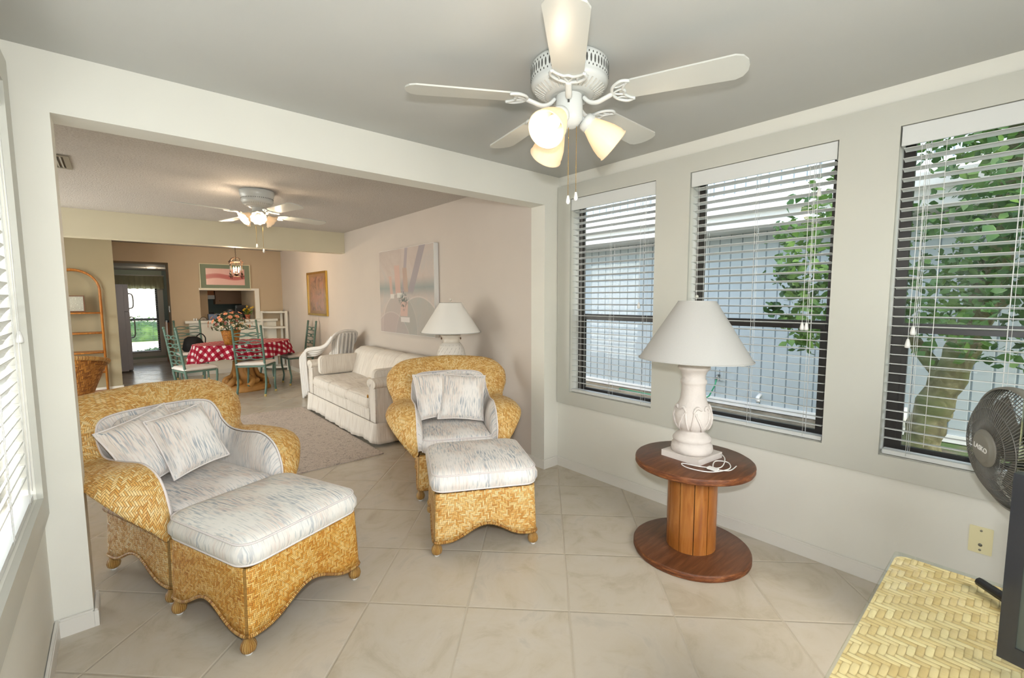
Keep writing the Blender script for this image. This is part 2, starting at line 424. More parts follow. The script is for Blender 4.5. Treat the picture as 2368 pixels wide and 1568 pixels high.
def bigwin(name, axis, c, a, b, z0, z1):
    mb = MB(); w = .05
    def bx(p, q, r, s_, t=.04, m=None):
        (m or mb).box(*(((c-t/2, p, r), (c+t/2, q, s_)) if axis == 'x' else ((p, c-t/2, r), (q, c+t/2, s_))))
    bx(a, b, z0, z0+w); bx(a, b, z1-w, z1); bx(a, a+w, z0+w, z1-w); bx(b-w, b, z0+w, z1-w); bx((a+b)/2-w/2, (a+b)/2+w/2, z0+w, z1-w)
    fr = struct(name, mb, M['bronze'])
    for p, q in ((a+w, (a+b)/2-w/2), ((a+b)/2+w/2, b-w)):
        g = MB(); bx(p, q, z0+w, z1-w, .005, g); g.build('pane', M['glass'], fr)
bigwin('window_6', 'y', YF-.06, -2.6, -.9, .05, 2.12)  # invented front glass door, out of view, added to let fill light in
bigwin('window_7', 'x', LX-.06, 2.4, 5.4, .05, 2.12)  # assumed living-room glass door, unseen, added as an opening for fill light
mb = MB(); KW = (-2.62, -2.0, .22, 1.73)
for p, q, r, s_ in ((-2.62, -2.0, .22, .26), (-2.62, -2.0, 1.69, 1.73), (-2.62, -2.58, .26, 1.69), (-2.04, -2.0, .26, 1.69), (-2.58, -2.04, .93, .98)): mb.box((p, 10.42, r), (q, 10.45, s_))
fr = struct('window_8', mb, M['bronze']); MB().box((-2.58, 10.433, .26), (-2.04, 10.437, 1.69)).build('pane', M['glass'], fr)
mb = MB()
for p, q, r, s_ in ((-2.70, -1.92, .13, .22), (-2.70, -1.92, 1.73, 1.80), (-2.70, -2.62, .22, 1.73), (-2.0, -1.90, .22, 1.73)): mb.box((p, 10.38, r), (q, 10.3995, s_))
struct('trim_5', mb, M['creamtrim'])

# ------------------------------------------------------------------ blinds
def blind(label, L, ztop, zbot, loc, rz, cords, tilt=8, n=None, side=1, sag=0, w=.05, pitch=.0445, val=.085):
    """local x runs along the window, local -y faces the room"""
    r = thing('window_blind', label, 'blind', loc, rz, 'white horizontal slat blinds')
    v = MB(); v.box((0, -.012, ztop-val), (L, -.002, ztop)); v.box((0, -.002, ztop-val), (.008, .03, ztop)); v.box((L-.008, -.002, ztop-val), (L, .03, ztop))
    v.build('valance', M['blind'], r)
    hr = MB(); hr.box((.012, .002, ztop-.05), (L-.012, .052, ztop-.004)); hr.build('headrail', M['blind'], r)
    sl = MB(); z = ztop-val-.012; ct, st = cos(R_(tilt)), sin(R_(tilt)); zs = []
    while z > zbot+.035: zs.append(z); z -= pitch
    for z in zs:
        for q in range(3):
            p0 = (q/3-.5)*w; p1 = ((q+1)/3-.5)*w; c0 = .0025*(1-(2*q/3-1)**2); c1 = .0025*(1-(2*(q+1)/3-1)**2)
            vs = []
            for x in (.006, L-.006):
                for p, c in ((p0, c0), (p1, c1)):
                    for d in (-.0013, .0013):
                        yy, zz = p, c+d; vs.append((x, .027+yy*ct+zz*st, z-yy*st+zz*ct))
            sl.add(vs, [(0,1,3,2), (4,6,7,5), (0,4,5,1), (2,3,7,6), (1,5,7,3), (0,2,6,4)], 0, False)
    sl.build('slats', M['blind'], r)
    br = MB(); br.box((.004, .003, zbot+.002), (L-.004, .051, zbot+.022)); br.build('bottom_rail', M['blind'], r)
    lc = MB()
    for f in ((.12, .5, .88) if L > .6 else (.18, .82)):
        for yy in (.001, .053): lc.tube([(L*f, yy, ztop-.05), (L*f, yy, zbot+.01)], .0011, 4)
        for z in zs: lc.tube([(L*f, .001, z-.026*st*0), (L*f, .053, z)], .0006, 3)
        lc.tube([(L*f+.012, .0, ztop-.06), (L*f+.013, .0, zbot+.02)], .0009, 4)
    lc.build('ladder_cord', M['cord'], r)
    for cx, zt_, ln, tl in cords:
        pc = MB(); pc.tube([(cx, -.008, zt_), (cx+.003, -.010, zt_-ln*.5), (cx, -.008, zt_-ln)], .0013, 5)
        o = pc.build('pull_cord', M['cord'], r)
        if tl:
            ts = MB(); ts.lathe([(.001, 0), (.005, -.004), (.008, -.016), (.011, -.034), (.010, -.042), (.001, -.044)], 12, c=(cx, -.008, zt_-ln)); ts.build('tassel', M['white'], o)
    return r
def rblind(k, label, cords):
    a, b = WIN[k]; return blind(label, b-a-.012, ZT-.003, ZB+.003, (.002, b-.006, 0), -pi/2, cords)
rblind(0, 'white slat blind in the leftmost window, between the room corner and the spool table lamp', [(.62, 2.06, .70, True), (.66, 2.06, .2, False), (.07, 1.9, .72, False)])
rblind(1, 'white slat blind in the middle window, right behind the lamp with the white shade', [(.68, 2.06, .12, True), (.655, 2.06, .80, True), (.635, 2.06, .80, True), (.05, 2.06, 1.3, False)])
rblind(2, 'white slat blind in the rightmost window, with the tree behind it', [(.085, 2.06, .80, True), (.07, 2.06, .86, True), (.15, 2.06, 1.35, False)])
for k, (a, b) in enumerate(LW):
    blind(('white slat blind in the left wall window at the very left edge', 'white slat blind in the far left wall window nearest the camera')[k], b-a-.012, ZT-.003, ZB+.003, (XL-.004, a+.006, 0), pi/2,
          [(b-a-.07, 2.06, .78, True), (b-a-.12, 2.06, 1.35, False)], tilt=55)
bl = blind('small white blind in the kitchen window behind the dining area', .60, 1.72, .23, (-2.61, 10.36, 0), 0, [], tilt=4, w=.03, pitch=.042, val=.03)
# ------------------------------------------------------------------ soft goods
def cushion(w, d, h, r=.06, crown=.025, n=7, bulge=.012, z0=0, c=(0, 0)):
    out = rrect(w, d, r, n); mb = MB(); K = len(out)
    prof = [(0.02, .004), (.5, .003), (.93, .0), (.99, .006), (1.0, .012), (1+bulge*1.2/w*2, h*.35), (1+bulge*1.2/w*2, h*.62), (1.0, h-.012), (.985, h-.003), (.93, h+crown*.25), (.75, h+crown*.7), (.45, h+crown*.95), (.02, h+crown)]
    vs = []; 
    for s_, z in prof:
        for x, y in out:
            vs.append((c[0]+x*s_, c[1]+y*s_, z0+z+.003*sin(9*x+5)*cos(8*y)*(z > h*.9)))
    fs = []
    for i in range(len(prof)-1):
        for k in range(K): fs.append((i*K+k, i*K+(k+1) % K, (i+1)*K+(k+1) % K, (i+1)*K+k))
    fs.append(tuple(range(K))[::-1]); fs.append(tuple(range((len(prof)-1)*K, len(prof)*K)))
    mb.add(vs, fs, 0, True)
    pp = MB()
    for zz in (z0+.012, z0+h-.008): pp.tube([(c[0]+x*1.004, c[1]+y*1.004, zz) for x, y in out], .0042, 6, closed=True)
    return mb, pp
def pillow(w, h, t, mat, root, n=16):
    mb = MB()
    def P(sg):
        def f(u, v):
            a, b = 2*u-1, 2*v-1; k = (1-a**4)*(1-b**4)
            x = a*w/2*(1-.07*(1-b*b)*abs(a)**3); y = b*h/2*(1-.07*(1-a*a)*abs(b)**3)
            return (x, sg*(t/2*max(k, 0)**.55 + .002*sin(a*9+b*4)), y)
        return f
    mb.grid(P(-1), n, n, uv=False); mb.grid(P(1), n, n, uv=False, flip=True)
    for q in range(len(mb.v)): pass
    o = mb.build('cover', mat, root)
    pts = []; f = P(0)
    m = 14
    for i in range(m): pts.append(f(i/m, 0))
    for i in range(m): pts.append(f(1, i/m))
    for i in range(m): pts.append(f(1-i/m, 1))
    for i in range(m): pts.append(f(0, 1-i/m))
    MB().tube(pts, .0045, 6, closed=True).build('piping', M['pipe'], root); return o

# ------------------------------------------------------------------ woven armchairs and ottomans
def skirt(w, d, zt, zleg, zarch, mat, root, name='woven_base', splay=.012, y0=0, wn=30, top=True):
    """four scalloped woven panels round a w x d footprint, centred on x, from y0 to y0+d"""
    mb = MB(); th_ = .011
    out = rrect(w, d, .03, 3)
    def edge_z(s_):
        if s_ < .10 or s_ > .90: return zleg
        q = (s_-.10)/.80; k = .5-.5*cos(2*pi*q); return zleg+(zarch-zleg)*k**1.15
    # perimeter sampling with side parameter
    P = []
    for side in range(4):
        L = (w, d)[side % 2]
        for i in range(wn):
            s_ = i/wn; a = (s_-.5)*L
            c = {0: (a, -d/2), 1: (w/2, a), 2: (-a, d/2), 3: (-w/2, -a)}[side]
            r = .03; x, y = c
            cx, cy = max(min(x, w/2-r), -w/2+r), max(min(y, d/2-r), -d/2+r)
            dx, dy = x-cx, y-cy; l = hypot(dx, dy)
            if l > r: x, y = cx+dx/l*r, cy+dy/l*r
            P.append((x, y, edge_z(s_)))
    N = len(P); nz = 6; vs = []; uvs = []; s_ = 0; per = []
    for i, p in enumerate(P):
        if i: s_ += hypot(p[0]-P[i-1][0], p[1]-P[i-1][1])
        per.append(s_)
    for off in (0, th_):
        for i, (x, y, ze) in enumerate(P):
            for j in range(nz+1):
                z = ze+(zt-ze)*j/nz; k = 1+splay*2/w*(1-z/zt)*(1 if off == 0 else 1)
                kx, ky = 1-off*2/w, 1-off*2/d
                vs.append((x*k*kx, y0+d/2+y*k*ky, z)); uvs.append((per[i], z))
    fs = []; H_ = N*(nz+1)
    for i in range(N):
        a = i*(nz+1); b = ((i+1) % N)*(nz+1)
        for j in range(nz):
            fs.append((a+j, b+j, b+j+1, a+j+1)); fs.append((H_+a+j+1, H_+b+j+1, H_+b+j, H_+a+j))
        fs.append((a, H_+a, H_+b, b)); fs.append((a+nz, b+nz, H_+b+nz, H_+a+nz))
    mb.add(vs, fs, 0, True, uvs)
    if top:
        mb.box((-w/2+.012, y0+.012, zt-.02), (w/2-.012, y0+d-.012, zt-.004))
    o = mb.build(name, mat, root)
    # rolled hem along the scallop and corner wraps
    hm = MB(); hm.tube([(x*(1+splay*2/w*(1-z/zt)), y0+d/2+y*(1+splay*2/w*(1-z/zt)), z) for x, y, z in P], .0075, 6, closed=True)
    hm.build('rolled_hem', M['wrap'], root)
    for sx in (-1, 1):
        for yy in (y0+.022, y0+d-.022):
            f = MB(); f.tube([(sx*(w/2-.018), yy, zt-.03), (sx*(w/2-.012), yy, .05)], .017, 10)
            f.lathe([(.001, .0), (.013, .0), (.014, .004), (.014, .008)], 16, c=(sx*(w/2-.010), yy, 0), m=1)
            f.lathe([(.014, .008), (.026, .018), (.030, .033), (.027, .048), (.019, .060), (.016, .072)], 16, c=(sx*(w/2-.010), yy, 0))
            f.build('foot', [M['wrap'], M['white']], root)
    return o
def ottoman(label, loc, deg, mat, fab):
    r = thing('wicker_ottoman', label, 'ottoman', (loc[0], loc[1], 0), R_(deg), 'woven ottomans')
    skirt(.56, .54, .35, .085, .165, mat, r, y0=-.27)
    c, p = cushion(.575, .555, .105, .07, .028, z0=.352)
    o = c.build('seat_cushion', fab, r); p.build('piping', M['pipe'], o); return r
ottoman('square wicker ottoman with a pastel cushion, standing nearest the camera before the left armchair', (-2.25, -.288), 21.3, M['weave2'], M['streak'])
ottoman('square wicker ottoman with a pastel cushion, between the right armchair and the spool table', (-1.136, -.419), -27.7, M['weave'], M['streak2'])

Ic = [(.272,-.03,.36),(.275,-.035,.47),(.275,.02,.585),(.28,.14,.635),(.29,.32,.62),(.30,.46,.62),(.295,.54,.665),(.29,.575,.72),(.26,.605,.775),(.17,.625,.795),(0,.63,.80)]
Oc = [(.285,-.045,.33),(.335,-.055,.39),(.415,.0,.485),(.475,.11,.58),(.465,.36,.595),(.44,.53,.575),(.45,.61,.61),(.485,.655,.70),(.465,.70,.805),(.33,.735,.89),(0,.75,.915)]
Bc = [(.268,-.005,.32),(.268,.02,.32),(.268,.08,.32),(.268,.18,.32),(.268,.33,.32),(.268,.46,.32),(.268,.54,.32),(.262,.59,.32),(.22,.60,.32),(.14,.60,.32),(0,.60,.32)]
Lc = [(.245,-.015,.345),(.245,.0,.36),(.245,.05,.37),(.245,.16,.37),(.245,.30,.37),(.245,.42,.38),(.24,.48,.40),(.225,.51,.40),(.19,.52,.40),(.12,.525,.40),(0,.53,.40)]
def full(C, n=5):
    c = crom(C, n); l = [V((-p.x, p.y, p.z)) for p in c[:-1]]
    return l + [V(p) for p in c[::-1]]
def armchair(label, loc, deg, mat, fab):
    r = thing('wicker_armchair', label, 'armchair', (loc[0], loc[1], 0), R_(deg), 'woven armchairs')
    I, O, B, L = full(Ic), full(Oc), full(Bc), full(Lc); N = len(I)-1
    Cn = V((0, .25, .45))
    nor = []
    for i in range(N+1):
        t_ = (I[min(i+1, N)]-I[max(i-1, 0)]).normalized(); s_ = (O[i]-I[i]).normalized(); n = t_.cross(s_).normalized()
        if n.dot(V((0, -.6, 1))) < 0: n = -n
        nor.append(n)
    rim = MB()
    def P(u, v):
        i = min(int(round(u*N)), N); w_ = (O[i]-I[i]).length
        if v < .7:
            q = v/.7; return I[i].lerp(O[i], q)+nor[i]*(.10*w_+.006)*sin(pi*min(q*.92+.03, 1))**.8
        q = (v-.7)/.3; e = I[i].lerp(O[i], 1); s_ = (O[i]-I[i]).normalized()
        return e + s_*.014*sin(pi*q) - nor[i]*.03*q - s_*.02*q*q
    rim.grid(P, N, 14)
    rim.build('woven_rim', mat, r)
    sh = MB()
    def Q(u, v):
        i = min(int(round(u*N)), N); s_ = (O[i]-I[i]).normalized(); a = O[i]-nor[i]*.03-s_*.02
        b = B[i]; q = v; m = a.lerp(b, q); k = sin(pi*q)
        pull = (V((b.x, b.y, m.z))-m); return m + pull*.55*k
    sh.grid(Q, N, 10)
    sh.build('woven_shell', mat, r)
    # horizontal rolls on the sides of the shell
    rl = MB(); pts = [p+V((.006 if p.x > 0 else -.006, .006 if p.y > .5 else 0, .01)) for p in B]
    rl.tube(pts, .014, 8); rl.build('side_roll', M['wrap'], r)
    skirt(.54, .61, .325, .085, .165, mat, r, y0=-.005)
    lin_ = MB()
    def Z(u, v):
        i = min(int(round(u*N)), N); p = (I[i]-nor[i]*.004).lerp(L[i], v); inw = (V((0, .2, .5))-p); inw.z = 0
        if inw.length > 0: inw.normalize()
        return p + inw*.028*sin(pi*min(v*1.02, 1))**.6
    lin_.grid(Z, N, 8); o = lin_.build('upholstered_lining', fab, r)
    MB().tube([p+nor[i]*.004 for i, p in enumerate(I)], .0055, 6).build('piping', M['pipe'], o)
    # back pad
    bp = MB(); rr = rrect(.44, .40, .07, 6)
    def bpv(x, z, off): return (x, .548+.06*(z)/.4+off, .60+z)
    c, p = cushion(.43, .385, .05, .07, .03)
    T = Matrix.Translation((0, .583, .572)) @ Matrix.Rotation(R_(82), 4, 'X')
    o = c.build('back_pad', fab, r, T)
    c, p = cushion(.475, .545, .105, .05, .022, z0=.335, c=(0, .238)); o = c.build('seat_cushion', fab, r); p.build('piping', M['pipe'], o)
    return r
armchair('wide rolled-rim wicker armchair beside the left column, its back low and broad', (-2.358, .036), 21.3, M['weave'], M['streak2'])
armchair('wide rolled-rim wicker armchair in the middle, in front of the swirl vase lamp', (-.991, .012), -27.7, M['weave'], M['streak2'])
def chair_pillow(org, deg, x, y, z, tilt, yaw, roll, size, label, fab):
    r = thing('throw_pillow', label, 'pillow', (0,0,0), 0, 'throw pillows on the wicker armchairs')
    W_ = Matrix.Translation((org[0], org[1], 0)) @ Matrix.Rotation(R_(deg), 4, 'Z') @ Matrix.Translation((x, y, z)) @ Matrix.Rotation(R_(yaw), 4, 'Z') @ Matrix.Rotation(R_(-tilt), 4, 'X') @ Matrix.Rotation(R_(roll), 4, 'Y')
    r.matrix_world = W_; pillow(size[0], size[1], size[2], fab, r); return r
c1, c2 = (-2.358, .036), (-.991, .012)
chair_pillow(c1, 21.3, -.135, .40, .648, 28, 6, -14, (.35, .34, .12), 'pastel throw pillow on the left armchair, the one leaning in its left corner', M['streak2'])
chair_pillow(c1, 21.3, -.005, .315, .655, 26, -2, -10, (.285, .33, .12), 'pastel throw pillow on the left armchair, overlapping the other in the middle', M['streak2'])
chair_pillow(c2, -27.7, -.10, .405, .655, 20, 6, -4, (.35, .35, .12), 'pastel throw pillow on the middle armchair, its left one', M['streak2'])
chair_pillow(c2, -27.7, .075, .345, .64, 20, -4, 5, (.345, .35, .12), 'pastel throw pillow on the middle armchair, its right one lying over the left', M['streak2'])

# ------------------------------------------------------------------ spool table
M['spool'] = woodmat('spool_stained_pine', '4c2e1c', '643d26', '7b4f33', .35, (3, 26, 3))
M['spoolbarrel'] = woodmat('spool_barrel_pine', '8a4f20', 'a4662e', 'ba8042', .28, (24, 24, 2.5), True)
t = NT('spool_rim_wood', .45); co = t.coord(); n = t.noise(t.mapping(co, (14, 14, 90)), 1, 5, .7); t.color(t.ramp(n, [(.35, '4a2412'), (.55, '7b4522'), (.72, 'a87142'), (.8, 'd8b48a')])); t.bump(n, .6, .006); M['spoolrim'] = t.mat
sp = thing('cable_spool_table', 'brown wooden cable spool used as a side table under the middle window', 'table', (-.405, -1.389, 0))
def disc(z0, z1, R, name, par):
    mb = MB(); rf = lambda a, z, i: 1+.0025*sin(a*7+z*30)+.0015*sin(a*23)
    mb.lathe([(.001, z1), (R*.97, z1), (R*.992, z1-.004), (R, z1-.010), (R*.996, (z0+z1)/2), (R, z0+.008), (R*.99, z0+.002), (R*.97, z0), (.001, z0)], 96, fr=rf)
    o = mb.build(name, [M['spool'], M['spoolrim']], par)
    for p in o.data.polygons:
        if abs(p.normal.z) < .5: p.material_index = 1
    return o
disc(.485, .523, .304, 'top_disc', sp); disc(0, .038, .304, 'bottom_disc', sp)
bar_ = MB(); NS = 11; rb = .127
for k in range(NS):
    a0 = 2*pi*k/NS+.3; poly = []
    for q in range(6): a = a0+(2*pi/NS-.03)*q/5; poly.append((rb*cos(a), rb*sin(a)))
    for q in range(6): a = a0+(2*pi/NS-.03)*(5-q)/5; poly.append(((rb-.018)*cos(a), (rb-.018)*sin(a)))
    st = MB(); st.prism(poly, .038, .485); st.build('barrel_stave', M['spoolbarrel'], sp)
MB().tube([(0,0,.04), (0,0,.484)], .106, 24).build('barrel_core', plain('dark_gap_wood', '2a1408', .8), sp)
MB().lathe([(.001, .5245), (.018, .5245), (.019, .5232)], 20, c=(.12, .16, 0)).build('bolt_head', M['black'], sp) if 0 else None

# ------------------------------------------------------------------ lamps
M['plaster'] = plain('whitewashed_plaster', 'd8d0ca', .7, .3, bump=.9, bs=70, var=.06)
t = NT('linen_shade', .8, .2); co = t.coord(); t.color(t.ramp(t.noise(t.mapping(co, (400, 400, 400)), 1, 2), [(.3, 'b6b5b2'), (.7, 'bbbab7')])); M['shade'] = t.mat
M['shadein'] = plain('shade_lining', 'c9bd95', .8)
M['shade_lightened'] = plain('lightened_linen_shade', 'efece6', .8)  # far lamp's shade coloured paler to make up for weaker flash light there
def shade(r, rb, rt, z0, z1, lean=0, sm='shade'):
    mb = MB(); mb.lathe([(rb, z0), (rb*.5+rt*.5, (z0+z1)/2), (rt, z1)], 64); mb.lathe([(rt-.003, z1), (rb*.5+rt*.5-.003, (z0+z1)/2), (rb-.003, z0)], 64, m=1)
    T = Matrix.Rotation(R_(lean), 4, 'Y'); c = V((0, 0, z0)); T = Matrix.Translation(c) @ T @ Matrix.Translation(-c)
    o = mb.build('lamp_shade', [M[sm], M['shadein']], r, T)
    MB().tube([(rb*cos(a*pi/24), rb*sin(a*pi/24), z0+.002) for a in range(48)], .0035, 6, closed=True).build('shade_binding', M['shade'], o, T)
    tr = MB(); tr.tube([(rt*cos(a*pi/24), rt*sin(a*pi/24), z1-.002) for a in range(48)], .003, 6, closed=True)
    tr.build('shade_binding', M['shade'], o, T); return o
la = thing('table_lamp', 'tall white carved plaster table lamp with cone shade on the spool table', 'lamp', (-.39, -1.37, .523), R_(-5))
mb = MB(); mb.box((-.112, -.112, 0), (.112, .112, .032)); mb.build('plinth', M['plaster'], la)
prof = [(.08, .032), (.104, .034), (.108, .05), (.104, .075), (.09, .088), (.098, .096), (.099, .108), (.084, .128), (.064, .14), (.058, .146), (.07, .156), (.088, .175), (.096, .20), (.097, .232), (.090, .262), (.076, .295), (.066, .325), (.061, .36), (.060, .395), (.063, .405), (.067, .41), (.067, .425), (.06, .432), (.06, .45), (.066, .47), (.079, .483), (.083, .49), (.081, .5), (.072, .505), (.074, .515), (.06, .52), (.001, .521)]
def rad_at(z):
    for (r0, z0), (r1, z1) in zip(prof, prof[1:]):
        if z0 <= z <= z1 and z1 > z0: return r0+(r1-r0)*(z-z0)/(z1-z0)
    return .08
mb = MB(); mb.lathe(prof, 48, fr=lambda a, z, i: 1+.006*sin(a*9+z*60)+.005*sin(a*17-z*110)); mb.build('carved_body', M['plaster'], la)
lv = MB()
def onv(a, z, o=.003): rr = rad_at(z)+o; return (rr*cos(a), rr*sin(a), z)
for k in range(4):
    a0 = -pi*.62+k*pi/2
    for h, wd in ((.045, .16), (.07, .26), (.10, .38), (.125, .52)):
        for sg in (-1, 1):
            pts = []
            for q in range(11):
                u = q/10; pts.append(onv(a0+sg*wd*sin(pi*u*.62)*1.05, .158+h*sin(pi*u*.5), .002))
            lv.tube(pts, [.0045-.002*q/10 for q in range(11)], 6)
    for sg in (-1, 1):
        lv.tube([onv(a0+sg*(.10+.5*q/8), .272+.02*sin(pi*q/8)-.012*(q/8), .003) for q in range(9)], [.004+.005*sin(pi*q/8) for q in range(9)], 6)
        lv.tube([onv(a0+sg*(.70-.02*q), .16+.013*q, .002) for q in range(9)], .0045, 6)
lv.build('leaf_relief', M['plaster'], la)
MB().tube([(0,0,.521), (0,0,.60)], .012, 10).build('socket', M['creamtrim'], la)
hp = MB(); hp.tube([(.055*cos(R_(a)), 0, .60+.13+.13*sin(R_(a))) if 0 else (.06*cos(R_(a))*(1 if abs(cos(R_(a))) > .2 else 1), 0, .725+.125*sin(R_(a))) for a in range(-90, 271, 15)], .0016, 5, closed=True)
hp.build('harp', M['creamtrim'], la)
shade(la, .288, .095, .535, .848, 1.5)
MB().ball((.004, 0, .872), .009, 10).build('finial', M['creamtrim'], la)
cd = MB()
pts = crom([(.115, -.02, .012), (.125, -.07, .02), (.06, -.155, .022), (-.06, -.20, .01), (-.13, -.14, .012), (-.16, -.05, .01), (-.19, -.10, .008), (-.15, -.20, .008), (-.04, -.235, .01), (.03, -.19, .014), (-.02, -.15, .02), (-.10, -.19, .012), (-.06, -.245, .008), (.03, -.235, .008)], 8)
cd.tube(pts, .0028, 6); cd.box((-.125, -.215, .008), (-.098, -.165, .018)); o = cd.build('power_cord', M['white'], la)
# swirl vase lamp on the side table
l2 = thing('table_lamp', 'white swirl-ribbed vase lamp with cone shade behind the middle armchair', 'lamp', (-.43, .93, .553))
M['ceramic'] = plain('ivory_ceramic', 'e3dacc', .3, .5)
mb = MB(); vp = [(.07, 0), (.075, .01), (.10, .05), (.122, .11), (.13, .17), (.124, .22), (.105, .262), (.083, .285)]
vs_ = crom([(a, 0, b*1.53) for a, b in vp], 5)
mb.lathe([(p.x, p.z) for p in vs_], 120, fr=lambda a, z, i: 1+.03*abs(sin((a*9-z*48))) if .01 < z < .42 else 1); mb.build('swirl_vase', plain('swirl_ceramic', 'e9e3db', .35), l2)
gv = MB()
for k in range(18):
    pts = []
    for q in range(14):
        z = .03+.39*q/13; a = (k*pi+z*48)/9
        rr = 0
        for p0, p1 in zip(vs_, vs_[1:]):
            if p0.z <= z <= p1.z: rr = p0.x+(p1.x-p0.x)*(z-p0.z)/(p1.z-p0.z)
        pts.append((rr*1.002*cos(a), rr*1.002*sin(a), z))
    gv.tube(pts, .0015, 4)
gv.build('groove_line', plain('groove_grey', '8d857c', .7), l2)
mb = MB(); mb.lathe([(a, z+.150) for a, z in [(.083, .283), (.075, .29), (.075, .325), (.085, .338), (.088, .35), (.082, .36), (.06, .372), (.02, .38), (.001, .381)]], 40); mb.build('neck', M['ceramic'], l2)
for sx in (-1, 1): MB().ball((sx*.087*cos(.7), -sx*.087*sin(.7), .475), .012, 8, sc=(.6, .6, 1)).build('handle_stub', plain('brown_glaze', '6d5240', .4), l2)
MB().tube([(0,0,.53), (0,0,.57)], .01, 8).build('socket', M['ceramic'], l2)
MB().tube([(.05*cos(R_(a)), 0, .66+.14*sin(R_(a))) for a in range(0, 360, 15)], .0016, 5, closed=True).build('harp', M['ceramic'], l2)
shade(l2, .27, .098, .53, .80, 0, 'shade_lightened')
MB().ball((0, 0, .825), .012, 10).build('finial', M['ceramic'], l2)

# ------------------------------------------------------------------ rattan side table
M['rattan'] = woodmat('rattan_pole', 'a8722c', 'c58f42', 'dcae62', .35, (30, 30, 4))
rt = thing('rattan_side_table', 'low rattan pole side table hidden behind the middle armchair, carrying the swirl lamp', 'table', (0, 0, 0))
X0, X1, Y0, Y1 = -.77, -.19, .66, 1.20
mb = MB()
for a, b in (((X0, Y0), (X0, Y1)), ((X0, Y1), (X1, Y1)), ((X1, Y1), (X1, Y0)), ((X1, Y0), (X0, Y0))):
    n = 15
    for k in range(n):
        q = (k+.5)/n; x, y = a[0]+(b[0]-a[0])*q, a[1]+(b[1]-a[1])*q; mb.tube([(x, y, .045), (x, y, .49)], .016, 8)
mb.build('rattan_slats', M['rattan'], rt)
mb = MB()
for z in (.025, .50):
    mb.tube([(X0, Y0, z), (X0, Y1, z)], .022, 8); mb.tube([(X0, Y1, z), (X1, Y1, z)], .022, 8); mb.tube([(X1, Y1, z), (X1, Y0, z)], .022, 8); mb.tube([(X1, Y0, z), (X0, Y0, z)], .022, 8)
mb.build('rail', M['rattan'], rt)
mb = MB(); po = [(x+(X0+X1)/2, y+(Y0+Y1)/2) for x, y in rrect(.66, .63, .03, 4)]
mb.prism(po, .522, .545); mb.tube([(x, y, .53) for x, y in po], .02, 8, closed=True); mb.build('table_top', M['rattan'], rt)
MB().prism([(x+(X0+X1)/2, y+(Y0+Y1)/2) for x, y in rrect(.60, .57, .02, 3)], .5455, .5525).build('glass_top', M['tabletopglass'], rt)

# ------------------------------------------------------------------ sofa
t = NT('nubby_sofa_fabric', .9, .15); uv = t.coord('UV'); s1 = t.noise(t.mapping(uv, (90, 5, 1)), 1, 3, .6); s2 = t.noise(t.mapping(uv, (14, 2, 1), loc=(5, 2, 0)), 1, 2)
c = t.ramp(s1, [(.3, 'd8cdc0'), (.5, 'e9e1d6'), (.7, 'f0e9df')]); t.color(t.mix(t.ramp(s2, [(.55, (0,0,0)), (.75, (.4,.4,.4))]), c, 'bcb0a4')); t.bump(t.noise(uv, 260, 3), .35, .002); M['sofa'] = t.mat
so = thing('sofa', 'cream three-seat sofa with skirt against the right living room wall', 'sofa', (0, 0, 0))
SY0, SY1, SX0, SX1 = 1.43, 3.40, -.945, -.18
mb = MB(); mb.box((SX0+.02, SY0+.02, .10), (SX1, SY1-.02, .30)); mb.build('base', M['sofa'], so)
mb = MB()
def skp(u, v):
    per = [(SX1, SY0), (SX0, SY0), (SX0, SY1), (SX1, SY1)]; Ls = [SX1-SX0, SY1-SY0, SX1-SX0]; T_l = sum(Ls); s_ = u*T_l; k = 0
    while k < 2 and s_ > Ls[k]: s_ -= Ls[k]; k += 1
    (xa, ya), (xb, yb) = per[k], per[k+1]; q = s_/Ls[k]; x, y = xa+(xb-xa)*q, ya+(yb-ya)*q
    nx, ny = [(0, -1), (-1, 0), (0, 1)][k]; fl = .012+.022*(1-v)+(.007*sin(s_*17)+.006*sin(s_*41))*(1-v)
    for g in (0, Ls[k]/3, 2*Ls[k]/3, Ls[k]) if k == 1 else (0, Ls[k]):
        fl -= .022*(1-v)*math.exp(-((s_-g)/.012)**2)
    z0 = .028+.010*sin(s_*4.6+k)+.006*sin(s_*9)
    return (x+nx*fl, y+ny*fl, z0+(.225-z0)*v)
mb.grid(skp, 170, 5); o = mb.build('skirt', M['sofa'], so)
sm = o.modifiers.new('thick', 'SOLIDIFY'); sm.thickness = .004
mb = MB(); mb.box((SX0+.004, SY0+.17, .22), (SX0+.05, SY1-.17, .335)); mb.build('front_rail', M['sofa'], so)
for k in range(3):
    w = (SY1-SY0-.36)/3; yc = SY0+.18+w*(k+.5)
    c, p = cushion(.66, w-.004, .13, .045, .02, z0=.315, c=(-.615+.002, yc)); o = c.build('seat_cushion', M['sofa'], so); p.build('piping', M['sofa'], o)
for k in range(3):
    w = (SY1-SY0-.36)/3+.06*(k != 1); ya = SY0+.12+(0 if k == 0 else (SY1-SY0-.36)/3*k+.06)
    def bk(u, v, ya=ya, w=w):
        y = ya+w*u; a = v*1.0
        prof_ = [(-.50, .43), (-.475, .55), (-.44, .66), (-.40, .735), (-.33, .777), (-.255, .78), (-.20, .745), (-.185, .60), (-.185, .30)]
        q = a*(len(prof_)-1); i = min(int(q), len(prof_)-2); f = q-i; x = prof_[i][0]*(1-f)+prof_[i+1][0]*f; z = prof_[i][1]*(1-f)+prof_[i+1][1]*f
        e = (1-(2*u-1)**8); return (x+.022*(1-e), y, z-.022*(1-e)*(a > .2))
    mb = MB(); mb.grid(lambda u, v: bk(u, v), 20, 24); o = mb.build('back_section', M['sofa'], so)
